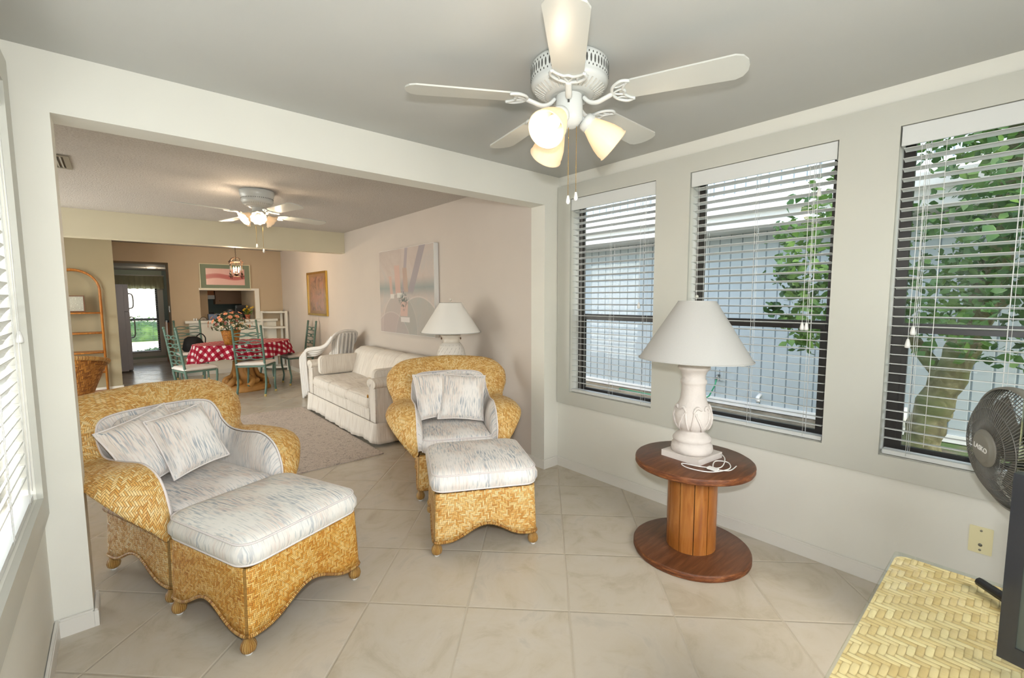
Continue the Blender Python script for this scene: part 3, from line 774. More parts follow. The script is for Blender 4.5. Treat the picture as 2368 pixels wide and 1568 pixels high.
for k, ya in ((0, SY0), (1, SY1-.17)):
    mb = MB(); mb.box((SX0+.02, ya+.012, .22), (SX1-.02, ya+.158, .56)); 
    pr = []
    for q in range(25):
        a = R_(-50+280*q/24); pr.append((.085*cos(a), .045*sin(a)))
    N = 14
    def ar(u, v, ya=ya):
        x = SX0-.005+(SX1-SX0-.02)*u; a = R_(-60+300*v); e = .92+.08*min(1, u*12)
        return (x, ya+.085+.100*e*cos(a), .588+.052*e*sin(a))
    mb.grid(ar, N, 24)
    fr_ = [(ya+.085+.100*.92*cos(R_(-60+300*q/24)), .588+.052*.92*sin(R_(-60+300*q/24))) for q in range(25)]
    mb.add([(SX0-.005, y, z) for y, z in fr_], [tuple(range(25))]); mb.add([(SX0-.012, ya+.085, .59)]+[(SX0-.005, y, z) for y, z in fr_], [(0, i+1, i+2) for i in range(24)], 0, True)
    mb.build('arm', M['sofa'], so)
    mb = MB(); mb.box((SX0+.006, ya+.02, .20), (SX0+.022, ya+.15, .55)); mb.tube([(SX0+.006, ya+.02, .20), (SX0+.006, ya+.02, .545)], .006, 6); mb.tube([(SX0+.006, ya+.15, .20), (SX0+.006, ya+.15, .545)], .006, 6); mb.build('arm_front_panel', M['sofa'], so)
MB().ball((SX0+.0, SY0+.178, .455), .016, 8, sc=(.6, .6, 1.2)).build('amber_bead', plain('amber', 'b87d18', .3), so)
for nm, yc, xc, lab in (('bolster_cushion', SY1-.235, -.60, 'cream bolster cushion standing against the far arm of the sofa'), ('bolster_cushion', SY0+.235, -.58, 'cream bolster cushion along the near arm of the sofa, partly behind the wicker chair back')):
    b_ = thing(nm, lab, 'cushion', (xc, yc, .478), 0, 'sofa bolsters')
    c, p = cushion(.56, .22, .085, .05, .015)
    T = Matrix.Translation((0, 0, .105)) @ Matrix.Rotation(R_(90), 4, 'X') @ Matrix.Translation((0, 0, -.042))
    o = c.build('cover', M['sofa'], b_, T); p.build('piping', M['sofa'], b_, T)

# rug
t = NT('scroll_pattern_rug', .95, .1); co = t.coord(); n = t.noise(co, 16, 2, .5, 2.2)
l_ = t.math('ABSOLUTE', t.math('SUBTRACT', n, .5)); l_ = t.ramp(l_, [(.012, (1,1,1)), (.035, (0,0,0))])
t.color(t.mix(t.math('MULTIPLY', l_, .8), t.ramp(t.noise(co, 300, 2), [(.3, 'c0b3a7'), (.7, 'd1c5b9')]), '8f857d')); t.bump(t.noise(co, 400, 2), .6, .004); M['rug'] = t.mat
tag(MB().box((-2.55, 1.21, .0005), (-.985, 3.57, .010)).build('area_rug', M['rug']), 'pale taupe scroll-pattern rug on the tiles before the sofa', 'rug')
# ------------------------------------------------------------------ ceiling fans
M['fanwhite'] = plain('fan_white_enamel', 'd2d4d0', .25, .5)
M['blade'] = plain('fan_blade_white', 'c6c6be', .32, .4)
M['slot'] = plain('vent_slot_shadow', '4a4a46', .8)
M['slotw'] = plain('cast_groove', 'c6c4bc', .6)
M['brass'] = plain('brass_chain', 'c9a04a', .3, .5, 1.0)
t = NT('frosted_ribbed_glass', .35, .4); t.color('fff4e0'); t.b.inputs['Transmission Weight'].default_value = 0
tr = t.new('ShaderNodeBsdfTranslucent'); tr.inputs[0].default_value = lin('ffefda'); mx = t.new('ShaderNodeMixShader'); mx.inputs[0].default_value = .42
t.l.new(t.b.outputs[0], mx.inputs[1]); t.l.new(tr.outputs[0], mx.inputs[2]); t.l.new(mx.outputs[0], t.out.inputs[0]); M['frost'] = t.mat
M['bulb'] = emit('warm_bulb_glow', 'ffdfb4', 4.0*min(BULB, 1))
def lamp_point(name, loc, power, col, size=.02, parent=None):
    l = bpy.data.lights.new(name, 'POINT'); l.energy = power*BULB; l.color = col; l.shadow_soft_size = size
    o = bpy.data.objects.new(name, l); COL.objects.link(o); o.location = loc
    if parent: o.parent = parent
    return o
def ceiling_fan(label, cx, cy, phi, zb, R, light_angles, tulip, pull, bulb_w, NB=5):
    f = thing('ceiling_fan', label, 'ceiling fan', (cx, cy, 0), 0)
    top = HC-.001; hb_ = zb+.005
    mb = MB(); H_ = top-hb_
    if not tulip:
        mb.lathe([(.001, top), (.145, top), (.155, top-.008), (.157, top-.02), (.157, top-.068), (.154, top-.078), (.158, top-.084), (.150, top-.098), (.118, top-.118), (.078, top-.132), (.072, top-.128), (.001, top-.128)], 64)
    else:
        mb.lathe([(.001, top), (.135, top), (.14, top-.006), (.134, top-.05), (.128, top-.058), (.126, top-.085), (.128, top-.092), (.120, top-.105), (.10, top-.130), (.06, top-.145), (.001, top-.146)], 64)
    mb.build('motor_housing', M['fanwhite'], f)
    sv = MB(); n = 54
    for k in range(n):
        a = 2*pi*k/n
        if not tulip:
            for dz, hh in ((-.045, .016),):
                T = Matrix.Rotation(a, 4, 'Z') @ Matrix.Translation((.1572, 0, top+dz)) @ Matrix.Rotation(pi/2, 4, 'Y')
                sv.prism([(hh*cos(q*pi/4), .0036*sin(q*pi/4)) for q in range(8)], -.001, .0008, 0, T)
            for dz in (-.022, -.068):
                T = Matrix.Rotation(a+pi/n, 4, 'Z') @ Matrix.Translation((.1572, 0, top+dz)) @ Matrix.Rotation(pi/2, 4, 'Y')
                sv.prism([(.004*cos(q*pi/3), .0025*sin(q*pi/3)) for q in range(6)], -.001, .0008, 0, T)
        else:
            T = Matrix.Rotation(a, 4, 'Z') @ Matrix.Translation((.1262, 0, top-.072)) @ Matrix.Rotation(pi/2, 4, 'Y')
            sv.prism([(.005*cos(q*pi/3), .0028*sin(q*pi/3)) for q in range(6)], -.001, .0018, 0, T)
    sv.build('vent_holes', M['slot'], f)
    gv = MB(); n = 40
    for k in range(n):
        a = 2*pi*k/n; r0, z0, r1, z1 = ((.142, top-.1045, .102, top-.1275) if not tulip else (.116, top-.114, .088, top-.1365))
        gv.bar((r0*cos(a), r0*sin(a), z0), (r1*cos(a), r1*sin(a), z1), .006, .004)
    gv.build('cast_ribs', M['slotw'], f)
    # switch housing + light kit
    zs = top-.128 if not tulip else top-.146
    sh = MB(); sh.lathe([(.05, zs+.012), (.056, zs-.01), (.056, zs-.085), (.052, zs-.10), (.035, zs-.118), (.02, zs-.126), (.001, zs-.128)] if not tulip else [(.04, zs+.01), (.045, zs-.01), (.045, zs-.05), (.05, zs-.055), (.04, zs-.075), (.001, zs-.085)], 40)
    o = sh.build('switch_housing', M['fanwhite'], f)
    if not tulip:
        sw = MB(); a = -2.45; T = Matrix.Rotation(a, 4, 'Z') @ Matrix.Translation((.0565, 0, zs-.034)); sw.box((-.001, -.004, -.011), (.0012, .004, .011), 0, T); sw.build('switch', M['slot'], o)
    ca = 2*pi/NB
    for k in range(NB):
        a = phi+k*ca; b = MB(); T = Matrix.Rotation(a, 4, 'Z') @ Matrix.Translation((0, 0, zb)) @ Matrix.Rotation(R_(-9), 4, 'X')
        r0, r1 = .205, R
        wa, wb = .056, .070
        poly = [(r0, -wa+.012), (r0+.02, -wa), (r1-.045, -wb), (r1-.02, -wb+.012), (r1-.004, -.030), (r1, 0), (r1-.004, .030), (r1-.02, wb-.012), (r1-.045, wb), (r0+.02, wa), (r0, wa-.012)]
        b.prism(poly, -.003, .003, 0, T); bo = b.build('blade', M['blade'], f)
        ir = MB(); T2 = T @ Matrix.Translation((0, 0, -.006))
        path = [V((.062, 0, hb_-zb-.004)), V((.085, 0, -.020)), V((.115, 0, -.028)), V((.150, 0, -.018)), V((.178, 0, -.008))]
        T0 = Matrix.Rotation(a, 4, 'Z') @ Matrix.Translation((0, 0, zb))
        ir.tube([T0 @ p for p in crom(path, 5)], .0085, 8, sx=1.5)
        def cres(pts, r_): ir.tube([T2 @ V(p) for p in crom(pts, 5)], r_, 6)
        cres([(.255, .058, 0), (.225, .066, 0), (.190, .040, 0), (.178, 0, 0), (.190, -.040, 0), (.225, -.066, 0), (.255, -.058, 0)], .0065)
        cres([(.255, .058, 0), (.238, .045, 0), (.222, .018, 0), (.228, 0, 0), (.222, -.018, 0), (.238, -.045, 0), (.255, -.058, 0)], .0055)
        cres([(.180, 0, 0), (.20, .012, 0), (.222, .018, 0)], .004); cres([(.180, 0, 0), (.20, -.012, 0), (.222, -.018, 0)], .004); cres([(.19, .035, 0), (.21, .034, 0), (.235, .045, 0)], .0035); cres([(.19, -.035, 0), (.21, -.034, 0), (.235, -.045, 0)], .0035)
        ir.build('blade_bracket', M['fanwhite'], f)
    for a in light_angles:
        Ta = Matrix.Rotation(a, 4, 'Z')
        if not tulip:
            p0, ang = (.050, zs-.088), R_(128)
        else: p0, ang = (.035, zs-.055), R_(125)
        ar = MB(); ar.tube([Ta @ V((p0[0]-.01, 0, p0[1]+.01)), Ta @ V((p0[0]+.016, 0, p0[1]-.002))], .012, 8)
        T = Ta @ Matrix.Translation((p0[0]+.016, 0, p0[1]-.002)) @ Matrix.Rotation(ang, 4, 'Y') @ Matrix.Scale(.98 if tulip else 1.2, 4)
        ar.lathe([(.001, -.004), (.024, -.004), (.030, .004), (.032, .022), (.029, .024)], 28, 0, T); fo = ar.build('lamp_holder', M['fanwhite'], f)
        g = MB()
        if not tulip:
            pr = [(.027, .018), (.031, .03), (.041, .055), (.053, .088), (.0585, .115), (.0585, .128), (.062, .132), (.0585, .135), (.056, .130), (.0555, .115), (.050, .088), (.038, .055), (.028, .03)]
            g.lathe(pr, 96, 0, T, fr=lambda q, z, i: 1+(.012*sin(q*36) if .03 < z < .125 else 0))
        else:
            pr = [(.022, .014), (.030, .03), (.036, .05), (.042, .065), (.056, .082), (.066, .088), (.064, .092), (.053, .086), (.039, .068), (.033, .05), (.026, .03)]
            g.lathe(pr, 96, 0, T, fr=lambda q, z, i: 1+(.06*sin(q*10)*max(0, (z-.05)/.04) if z > .05 else 0)+.012*sin(q*30))
        go = g.build('glass_shade', M['frost'], f)
        L_ = .07 if not tulip else .05
        b = MB(); b.ball((0, 0, 0), .022 if not tulip else .016, 14); 
        bo = b.build('bulb', M['bulb'], go, T @ Matrix.Translation((0, 0, L_)) @ Matrix.Diagonal((1, 1, 1.35, 1)))
        lp = T @ V((0, 0, L_+.075)); lamp_point('bulb_light', lp, bulb_w, (1, .80, .58), .022, f)
    for k, (dx, dy, ln) in enumerate(pull):
        c = MB(); z = zs-.10 if not tulip else zs-.06; x, y = dx, dy
        if not tulip:
            q = 0
            while q < ln: c.ball((x, y, z-q), .0019, 6); q += .0062
            c.tube([(x, y, z), (x, y, z-ln)], .0007, 4)
        else: c.tube([(x, y, z), (x, y, z-ln)], .0012, 5)
        o = c.build('pull_chain', M['brass'], f)
        kb = MB(); kb.lathe([(.001, 0), (.004, -.001), (.0075, -.018), (.0085, -.026), (.006, -.034), (.001, -.036)], 14, c=(x, y, z-ln)); kb.build('chain_pull', M['white'], o)
    return f
az = lambda d: R_(41-90+d)*1.0
base_az = 0.8555-pi/2
ceiling_fan('white five-blade ceiling fan with three ribbed glass shades in the near room', -1.265, -1.244, -1.168, 2.198, .66,
            [base_az+R_(8), base_az+R_(-124), base_az+R_(116)], False, [(-.012, -.008, .30), (.016, -.026, .285)], .5)
ceiling_fan('white four-blade ceiling fan with tulip glass shades in the far living room', -1.72, 2.03, .245, 2.145, .65,
            [base_az+R_(-60), base_az+R_(55), base_az+R_(180), base_az+R_(-125)], True, [(-.03, -.04, .26), (.02, -.05, .30)], 1.2, 4)

# ------------------------------------------------------------------ right foreground: wicker chest, television, glass, pedestal fan, wall plate
M['weaveflat'] = weave('pale_flat_cane_weave', .0125, ('d3bf93','cbb386','bfa474','b0925c'), '93774a', band=1000.0, gloss=.35, twist=.4, bs=.35)
dr = thing('wicker_chest', 'low pale wicker chest with a glass top in the bottom right corner', 'chest', (0, 0, 0))
DX0, DX1, DY0, DY1, DZ = -2.35, -1.163, -3.25, -2.353, .70
mb = MB(); mb.box((DX0, DY0, .08), (DX1-.012, DY1-.012, DZ-.03)); mb.build('woven_body', M['weaveflat'], dr)
mb = MB(); po = [(x+(DX0+DX1)/2, y+(DY0+DY1)/2) for x, y in rrect(DX1-DX0-.004, DY1-DY0-.004, .03, 4)]; mb.prism(po, DZ-.05, DZ-.0065); mb.build('woven_top', M['weaveflat'], dr)
for x in (DX0+.04, DX1-.05):
    for y in (DY0+.04, DY1-.05): MB().tube([(x, y, 0), (x, y, .09)], .022, 10).build('leg', M['wrap'], dr)
mb = MB(); mb.prism([(x+(DX0+DX1)/2, y+(DY0+DY1)/2) for x, y in rrect(DX1-DX0+.004, DY1-DY0+.004, .012, 3)], DZ-.006, DZ); mb.build('glass_top', M['tabletopglass'], dr)
et = MB()
for k in range(3):
    x0 = DX0+.1+k*.38; et.box((x0, DY1-.014, .14), (x0+.36, DY1-.004, .62))
et.build('drawer_front', M['weaveflat'], dr)
M['tvb'] = plain('gloss_black_bezel', '232428', .12, .6); 
t = NT('dark_screen', .08, .6); t.color('3d443f'); M['screen'] = t.mat
tv = thing('television', 'flat black television seen from its side on the wicker chest', 'television', (-1.541, -2.555, DZ+.003), R_(-105))
# local x runs along the screen from its near (visible) edge, local -y is the screen side
mb = MB(); W_, H_ = .62, .375
mb.prism([(0, 0), (W_, 0), (W_, .012), (W_-.05, .045), (.05, .045), (0, .012)], 0, 1, 0, Matrix.Translation((0, 0, .03)) @ Matrix.Diagonal((1, 1, H_-.03, 1)))
for a, b in (((0, .03), (.022, H_)), ((W_-.022, .03), (W_, H_)), ((.022, H_-.022), (W_-.022, H_)), ((.022, .03), (W_-.022, .06))): mb.box((a[0], -.006, a[1]), (b[0], 0, b[1]))
mb.build('bezel', M['tvb'], tv); MB().box((.022, -.002, .06), (W_-.022, -.0005, H_-.022)).build('screen', M['screen'], tv)
mb = MB(); mb.tube([(.31, .04, .012), (.05, .20, .012), (-.125, .305, .010)], [.016, .014, .010], 8); mb.tube([(.31, .04, .012), (.31, .02, .08)], .02, 8); mb.tube([(.31, .04, .012), (.50, .16, .010), (.54, .20, .008)], [.016, .012, .008], 8); mb.tube([(.31, .03, .012), (.12, -.05, .009)], .011, 8); mb.tube([(.31, .03, .012), (.50, -.05, .009)], .011, 8)
mb.build('stand', M['black'], tv)
M['mirror'] = plain('silvered_glass', 'b9c4ba', .03, .5, 1.0)
mi = thing('mirror', 'unframed glass mirror panel standing behind the television', 'mirror', (0, 0, 0))
MB().box((-.642, -3.0, 0), (-.632, -2.553, 1.10)).build('mirror_glass', M['mirror'], mi)
MB().box((-.631, -3.0, 0), (-.615, -2.553, 1.10)).build('mirror_back', M['black'], mi)

M['fangrey'] = plain('fan_grey_plastic', '6b6963', .4, .4)
M['fangrey2'] = plain('fan_grey_hub', '7c7970', .45, .4)
pf = thing('pedestal_fan', 'grey round pedestal fan by the corner, half hidden behind the television', 'fan', (-.50, -2.531, 0))
fz = .88; Tn = Matrix.Translation((0, 0, fz)) @ Matrix.Rotation(2.06+pi/2, 4, 'Z') @ Matrix.Rotation(R_(90-3), 4, 'X')   # local z -> facing
# local frame: z axis points out of the grille front
Tn = Matrix.Translation((0, 0, fz)) @ Matrix.Rotation(2.06, 4, 'Z') @ Matrix.Rotation(R_(90+3), 4, 'Y')
gr = MB(); nW = 96; Rg = .2
for k in range(nW):
    a = 2*pi*k/nW; pts = []
    for q in range(7):
        u = q/6; rr = .062+(Rg-.062)*u; tw = a+.35*u; z = .062*(1-u**2.6)
        pts.append(Tn @ V((rr*cos(tw), rr*sin(tw), z)))
    gr.tube(pts, .0016, 4)
for rr in (.10, .135, .168):
    u = (rr-.062)/(Rg-.062); gr.tube([Tn @ V((rr*cos(2*pi*q/64), rr*sin(2*pi*q/64), .062*(1-u**2.6))) for q in range(64)], .0016, 4, closed=True)
gr.build('front_grille', M['fangrey'], pf)
rg = MB(); rg.lathe([(Rg, .006), (Rg+.007, .004), (Rg+.009, -.012), (Rg+.005, -.028), (Rg-.002, -.03), (Rg-.004, -.01), (Rg, .006)], 72, 0, Tn); rg.build('outer_ring', M['fangrey2'], pf)
bk_ = MB()
for k in range(60):
    a = 2*pi*k/60; bk_.tube([Tn @ V((rr*cos(a-.3*rr), rr*sin(a-.3*rr), z)) for rr, z in ((.05, -.09), (.13, -.085), (.185, -.06), (.198, -.02))], .0016, 4)
bk_.build('rear_grille', M['fangrey'], pf)
hb = MB(); hb.lathe([(.001, .074), (.045, .074), (.050, .072), (.052, .067), (.060, .067), (.065, .062), (.064, .052)], 48, 0, Tn); hub = hb.build('badge_hub', M['fangrey2'], pf)
bl = MB()
for k in range(3):
    a0 = 2*pi*k/3
    def bf(u, v, a0=a0): rr = .04+.145*u; a = a0+(v-.5)*(1.5-.3*u); return Tn @ V((rr*cos(a), rr*sin(a), -.02+.03*(v-.5)))
    bl.grid(bf, 8, 8)
bl.lathe([(.001, .01), (.038, .01), (.04, -.04), (.001, -.04)], 24, 0, Tn); bl.build('fan_blades', M['fangrey2'], pf)
mt = MB(); mt.lathe([(.001, -.19), (.05, -.185), (.062, -.15), (.062, -.09), (.001, -.085)], 32, 0, Tn); mt.build('motor', M['fangrey'], pf)
po_ = MB(); back = Tn @ V((0, 0, -.13)); po_.tube([(back.x, back.y, .03), (back.x, back.y, fz)], .014, 12); po_.build('pole', M['fangrey'], pf)
MB().lathe([(.001, .0), (.12, .0), (.12, .012), (.05, .03), (.02, .05), (.001, .05)], 40, c=(back.x, back.y, 0)).build('floor_base', M['fangrey'], pf)
def text(name, s, size, T, mat, parent, ext=.0006, shear=0):
    cu = bpy.data.curves.new(name, 'FONT'); cu.body = s; cu.size = size; cu.extrude = ext; cu.align_x = 'CENTER'; cu.align_y = 'CENTER'; cu.offset = size*.018; cu.shear = shear
    tmp = bpy.data.objects.new(name+'_tmp', cu); COL.objects.link(tmp); dg = bpy.context.evaluated_depsgraph_get(); dg.update()
    me = bpy.data.meshes.new_from_object(tmp.evaluated_get(dg)); bpy.data.objects.remove(tmp)
    me.transform(T); me.materials.clear(); me.materials.append(mat); o = bpy.data.objects.new(name, me); COL.objects.link(o); o.parent = parent; return o
# lettering reads upright in the world: x axis of text = world-right when facing the fan
nz = (Tn.to_3x3() @ V((0, 0, 1))).normalized(); tx = V((0, 0, 1)).cross(nz).normalized(); ty = nz.cross(tx)
TM = Matrix((( *[tx.x, ty.x, nz.x], 0), (tx.y, ty.y, nz.y, 0), (tx.z, ty.z, nz.z, 0), (0, 0, 0, 1))); TM.translation = Tn @ V((0, 0, .0745))
text('brand_lettering', 'LASKO', .024, TM @ Matrix.Rotation(R_(-6), 4, 'Z'), M['white'], hub)

M['ivory'] = plain('ivory_plate', 'e9e0b4', .35)
pl_ = thing('wall_plate', 'ivory coaxial wall plate low on the right wall above the wicker chest', 'wall plate', (0, -2.468, .355))
mb = MB(); mb.prism(rrect(.072, .115, .004, 2), 0, .005, 0, Matrix(((0, 0, -1, 0), (1, 0, 0, 0), (0, 1, 0, 0), (0, 0, 0, 1)))); mb.build('plate', M['ivory'], pl_, None)
M['steel'] = plain('steel_screw', '8d8d88', .3, .5, 1)
for z, r_ in ((.042, .004), (-.042, .004), (-.020, .0065)):
    s_ = MB(); s_.lathe([(.001, .003), (r_, .002), (r_, 0)], 14, 0, Matrix.Translation((-.005, 0, z)) @ Matrix.Rotation(-pi/2, 4, 'Y')); s_.build('coax_jack' if r_ > .005 else 'screw', M['steel'], pl_)

# ------------------------------------------------------------------ wall pictures
def picture(name, label, cat, loc, rz, w, h, dep, fw, fmat, art, glass=False, artback=.004, mat_w=0, matm=None):
    """local x right, z up, -y towards the viewer; the back is at y=0"""
    r = thing(name, label, cat, loc, rz)
    mb = MB()
    for a, b in (((-w/2, -h/2), (-w/2+fw, h/2)), ((w/2-fw, -h/2), (w/2, h/2)), ((-w/2+fw, -h/2), (w/2-fw, -h/2+fw)), ((-w/2+fw, h/2-fw), (w/2-fw, h/2))): mb.box((a[0], -dep, a[1]), (b[0], -.001, b[1]))
    mb.build('frame', fmat, r)
    if mat_w: 
        MB().box((-w/2+fw, -dep*.5, -h/2+fw), (w/2-fw, -.002, h/2-fw)).build('mat_board', matm, r)
        MB().box((-w/2+fw+mat_w, -dep*.5-.002, -h/2+fw+mat_w*.85), (w/2-fw-mat_w, -dep*.5, h/2-fw-mat_w*.85)).build('artwork', art, r)
    else: MB().box((-w/2+fw, -dep+artback, -h/2+fw), (w/2-fw, -.002, h/2-fw)).build('artwork', art, r)
    if glass: MB().box((-w/2+fw, -dep+.001, -h/2+fw), (w/2-fw, -dep+.003, h/2-fw)).build('glazing', M['glass'], r)
    return r
def artmat(name, stops, scale=2.5, extra=None, rough=.5):
    t = NT(name, rough); co = t.coord(); n = t.noise(co, scale, 4, .6, 1.2); c = t.ramp(n, stops)
    if extra: c = extra(t, co, c)
    t.color(c); return t.mat
def boats(t, co, c):
    x = t.xyz(co); X, Z = x[0], x[2]
    def blob(cx, cz, rx, rz_, col, c, soft=.25, tilt=0):
        dx = t.math('DIVIDE', t.math('ADD', t.math('SUBTRACT', X, cx), t.math('MULTIPLY', t.math('SUBTRACT', Z, cz), tilt)), rx); dz = t.math('DIVIDE', t.math('SUBTRACT', Z, cz), rz_)
        d = t.math('MAXIMUM', t.math('ABSOLUTE', dx), t.math('ABSOLUTE', dz)) ; f = t.ramp(d, [(1-soft, (.85,.85,.85)), (min(1.0, 1-soft+.12), (0,0,0))])
        return t.mix(f, c, col)
    def ring(cx, cz, r, col, c, w=.02):
        dx = t.math('SUBTRACT', X, cx); dz = t.math('SUBTRACT', Z, cz); d = t.math('SQRT', t.math('ADD', t.math('MULTIPLY', dx, dx), t.math('MULTIPLY', dz, dz)))
        f = t.math('MULTIPLY', t.ramp(d, [(r-.001, (0,0,0)), (r, (0,0,0)), (r+.001, (.9,.9,.9)), (min(1, r+w), (0,0,0))]), .3)
        ins = t.math('MULTIPLY', t.ramp(d, [(r, (1,1,1)), (r+.002, (0,0,0))]), .45)
        return t.mix(f, t.mix(ins, c, col), 'e8dcd6')
    c = t.mix(t.ramp(Z, [(.0, (0,0,0)), (.5, (.0,.0,.0))]), c, 'b8a9a0')
    h_ = t.math('ABSOLUTE', t.math('SUBTRACT', Z, .04)); c = t.mix(t.ramp(h_, [(.0, (.75,.75,.75)), (.12, (0,0,0))]), c, '7f9090')
    c = blob(.34, .36, .07, .40, '9c9499', c, .1, -.55); c = blob(.03, .34, .035, .40, 'a2989f', c, .1, -.18)
    c = ring(-.15, -.45, .42, 'a39a96', c); c = ring(.30, -.62, .55, '939b95', c); c = ring(-.35, -.75, .50, 'b3a29f', c)
    c = blob(-.17, .14, .075, .19, 'c9a79b', c, .2, .08); c = blob(-.34, .07, .04, .13, 'c8a89c', c, .2, .15); c = blob(-.02, -.20, .10, .10, 'cdaca0', c, .2, -.12)
    c = blob(-.31, -.055, .05, .028, 'd9d6cf', c, .1); c = blob(-.10, -.045, .09, .03, 'd5d5cf', c, .1); c = blob(0, -.325, .11, .03, 'dcd6d2', c, .1)
    c = blob(.02, .13, .06, .16, 'b59c8c', c, .2, .1)
    sp_ = t.noise(co, 40, 2); ds = t.math('ADD', t.math('ABSOLUTE', t.math('ADD', X, .03)), t.math('ABSOLUTE', t.math('ADD', Z, .10)))
    return t.mix(t.math('MULTIPLY', t.ramp(ds, [(.06, (1,1,1)), (.16, (0,0,0))]), t.ramp(sp_, [(.45, (0,0,0)), (.55, (1,1,1))])), c, '5f6a66')
M['canvasart'] = artmat('misty_boats_painting', [(.3, 'b8aaa2'), (.5, 'c2b6ae'), (.7, 'b5b3b0')], 2.0, boats)
ys, ye = 1.557, 2.85
picture('canvas_painting', 'large frameless misty painting of boats on the right wall above the sofa', 'painting', (A_-.0005, (ys+ye)/2, 1.475), -pi/2, ye-ys, .985, .055, .003, M['white'], M['canvasart'], artback=-.0005)
def gold(t, co, c):
    x = t.xyz(co); e = t.ramp(t.math('MAXIMUM', t.math('MULTIPLY', t.math('ABSOLUTE', x[0]), 1.35), t.math('MULTIPLY', t.math('ABSOLUTE', t.math('SUBTRACT', x[2], .0)), 1.55)), [(.43, (0,0,0)), (.44, (.8,.8,.8))]); return t.mix(e, c, '8a6a48')
M['goldart'] = artmat('brown_mauve_print', [(.3, '5f4a42'), (.45, '8a6c58'), (.6, 'a0745c'), (.75, '7a6d74')], 5, gold, .2)
M['gold'] = plain('polished_gold_frame', 'd9b45a', .25, .5, 1)
picture('framed_print', 'tall gold-framed brown print on the far right wall', 'picture', (A_-.0005, 5.33, 1.478), -pi/2, .95, .725, .03, .035, M['gold'], M['goldart'], False, .012)
def pink(t, co, c):
    x = t.xyz(co); w_ = t.math('ADD', x[2], t.math('MULTIPLY', t.math('SINE', t.math('MULTIPLY', x[0], 11.0)), .018))
    ca_ = t.ramp(t.math('ABSOLUTE', t.math('ADD', w_, .0)), [(.0, (1,1,1)), (.035, (.9,.9,.9)), (.05, (0,0,0))]); return t.mix(t.math('MULTIPLY', ca_, .9), c, 'b5524f')
M['pinkart'] = artmat('pink_abstract', [(.3, 'dfa89f'), (.6, 'e2b6ab'), (.8, 'd9a099')], 3, pink, .3)
picture('framed_art', 'pink and sage abstract picture in a thin pale frame above the pass-through', 'picture', (-1.128, YB-.0005, 1.812), 0, .82, .475, .025, .014, plain('pale_frame', 'd8cfb0', .4), M['pinkart'], False, .01, .085, plain('sage_mat_board', '7f8a74', .8))

# ------------------------------------------------------------------ ceiling vent, recessed light
vt = thing('ceiling_vent', 'grey metal air vent in the living room ceiling by the left column', 'vent', (-2.98, 1.92, HC))
M['ventg'] = plain('dusty_vent', '938c7c', .5)
mb = MB(); 
for a, b in (((-.17, -.20), (.08, -.17)), ((-.17, .17), (.08, .20)), ((-.17, -.17), (-.14, .17)), ((.05, -.17), (.08, .17))): mb.box((a[0], a[1], -.010), (b[0], b[1], -.0008))
mb.build('frame', M['ventg'], vt); mb = MB()
for k in range(8): mb.bar((-.12+.022*k, -.17, -.007), (-.12+.022*k, .17, -.007), .012, .002, up=(.6, 0, 1))
mb.build('louvres', M['ventg'], vt); MB().box((-.14, -.17, -.003), (.05, .17, -.0008)).build('duct_opening', M['black'], vt)
rl = thing('recessed_light', 'small glowing recessed light in the kitchen ceiling', 'ceiling light', (-2.12, 9.3, KC))
MB().lathe([(.09, -.001), (.095, -.006), (.075, -.008), (.07, -.003)], 28).build('trim_ring', M['white'], rl); MB().lathe([(.001, -.0045), (.07, -.0045), (.07, -.003)], 28).build('lens', emit('warm_lens', 'ffd2a0', 5), rl)
lamp_point('kitchen_glow', (0, 0, -.08), 1.6, (1, .8, .6), .06, rl)
# ------------------------------------------------------------------ dining furniture
M['verdi'] = plain('verdigris_metal', '587468', .4, .5, .0, var=.12)
M['tip'] = plain('yellowed_foot_tip', 'cfb56a', .5)
M['seatw'] = plain('white_vinyl_seat', 'e6dfd8', .5)
def dchair():
    r = thing('dining_chair', '', 'chair', (0,0,0), 0, 'green ladder-back dining chairs')
    W, D = .19, .19
    fr = MB()
    for sx in (-1, 1):
        p = MB(); p.tube(crom([(sx*W, D+.03, .03), (sx*W, D-.02, .20), (sx*W, D, .44), (sx*W, D+.04, .75), (sx*(W), D+.075, 1.0)], 5), .016, 8); p.ball((sx*W, D+.077, 1.012), .019, 10)
        p.lathe([(.001, 0), (.016, 0), (.013, .032), (.001, .034)], 12, m=1, c=(sx*W, D+.032, 0)); p.build('back_post', [M['verdi'], M['tip']], r)
        q = MB(); q.tube(crom([(sx*(W-.0), -D+.01, .03), (sx*W, -D+.03, .14), (sx*W, -D+.005, .30), (sx*W, -D, .44)], 5), .0145, 8)
        q.lathe([(.001, 0), (.016, 0), (.013, .032), (.001, .034)], 12, m=1, c=(sx*W, -D+.01, 0)); q.build('leg', [M['verdi'], M['tip']], r)
    fr.bar((-W, -D, .43), (W, -D, .43), .014, .022); fr.bar((-W, D, .43), (W, D, .43), .014, .022); fr.bar((-W, -D, .43), (-W, D, .43), .014, .022); fr.bar((W, -D, .43), (W, D, .43), .014, .022)
    fr.build('seat_frame', M['verdi'], r)
    for k, z in enumerate((.56, .67, .78, .89)):
        rg = MB(); y = D+.006+.075*((z-.44)/.56)**1.1
        for sg in (-1, 1):
            rg.tube([(x, y, z+sg*(.020*abs(sin(pi*x/(W)*1.0)) + .007)) for x in [(-W+2*W*i/16) for i in range(17)]], .0085, 6)
        rg.tube([(-.02, y, z), (0, y, z+.020), (.02, y, z), (0, y, z-.020)], .008, 6, closed=True)
        rg.build('ladder_rung', M['verdi'], r)
    c, p = cushion(.40, .40, .045, .04, .01, z0=.442); c.build('seat_pad', M['seatw'], r)
    return r
proto = dchair()
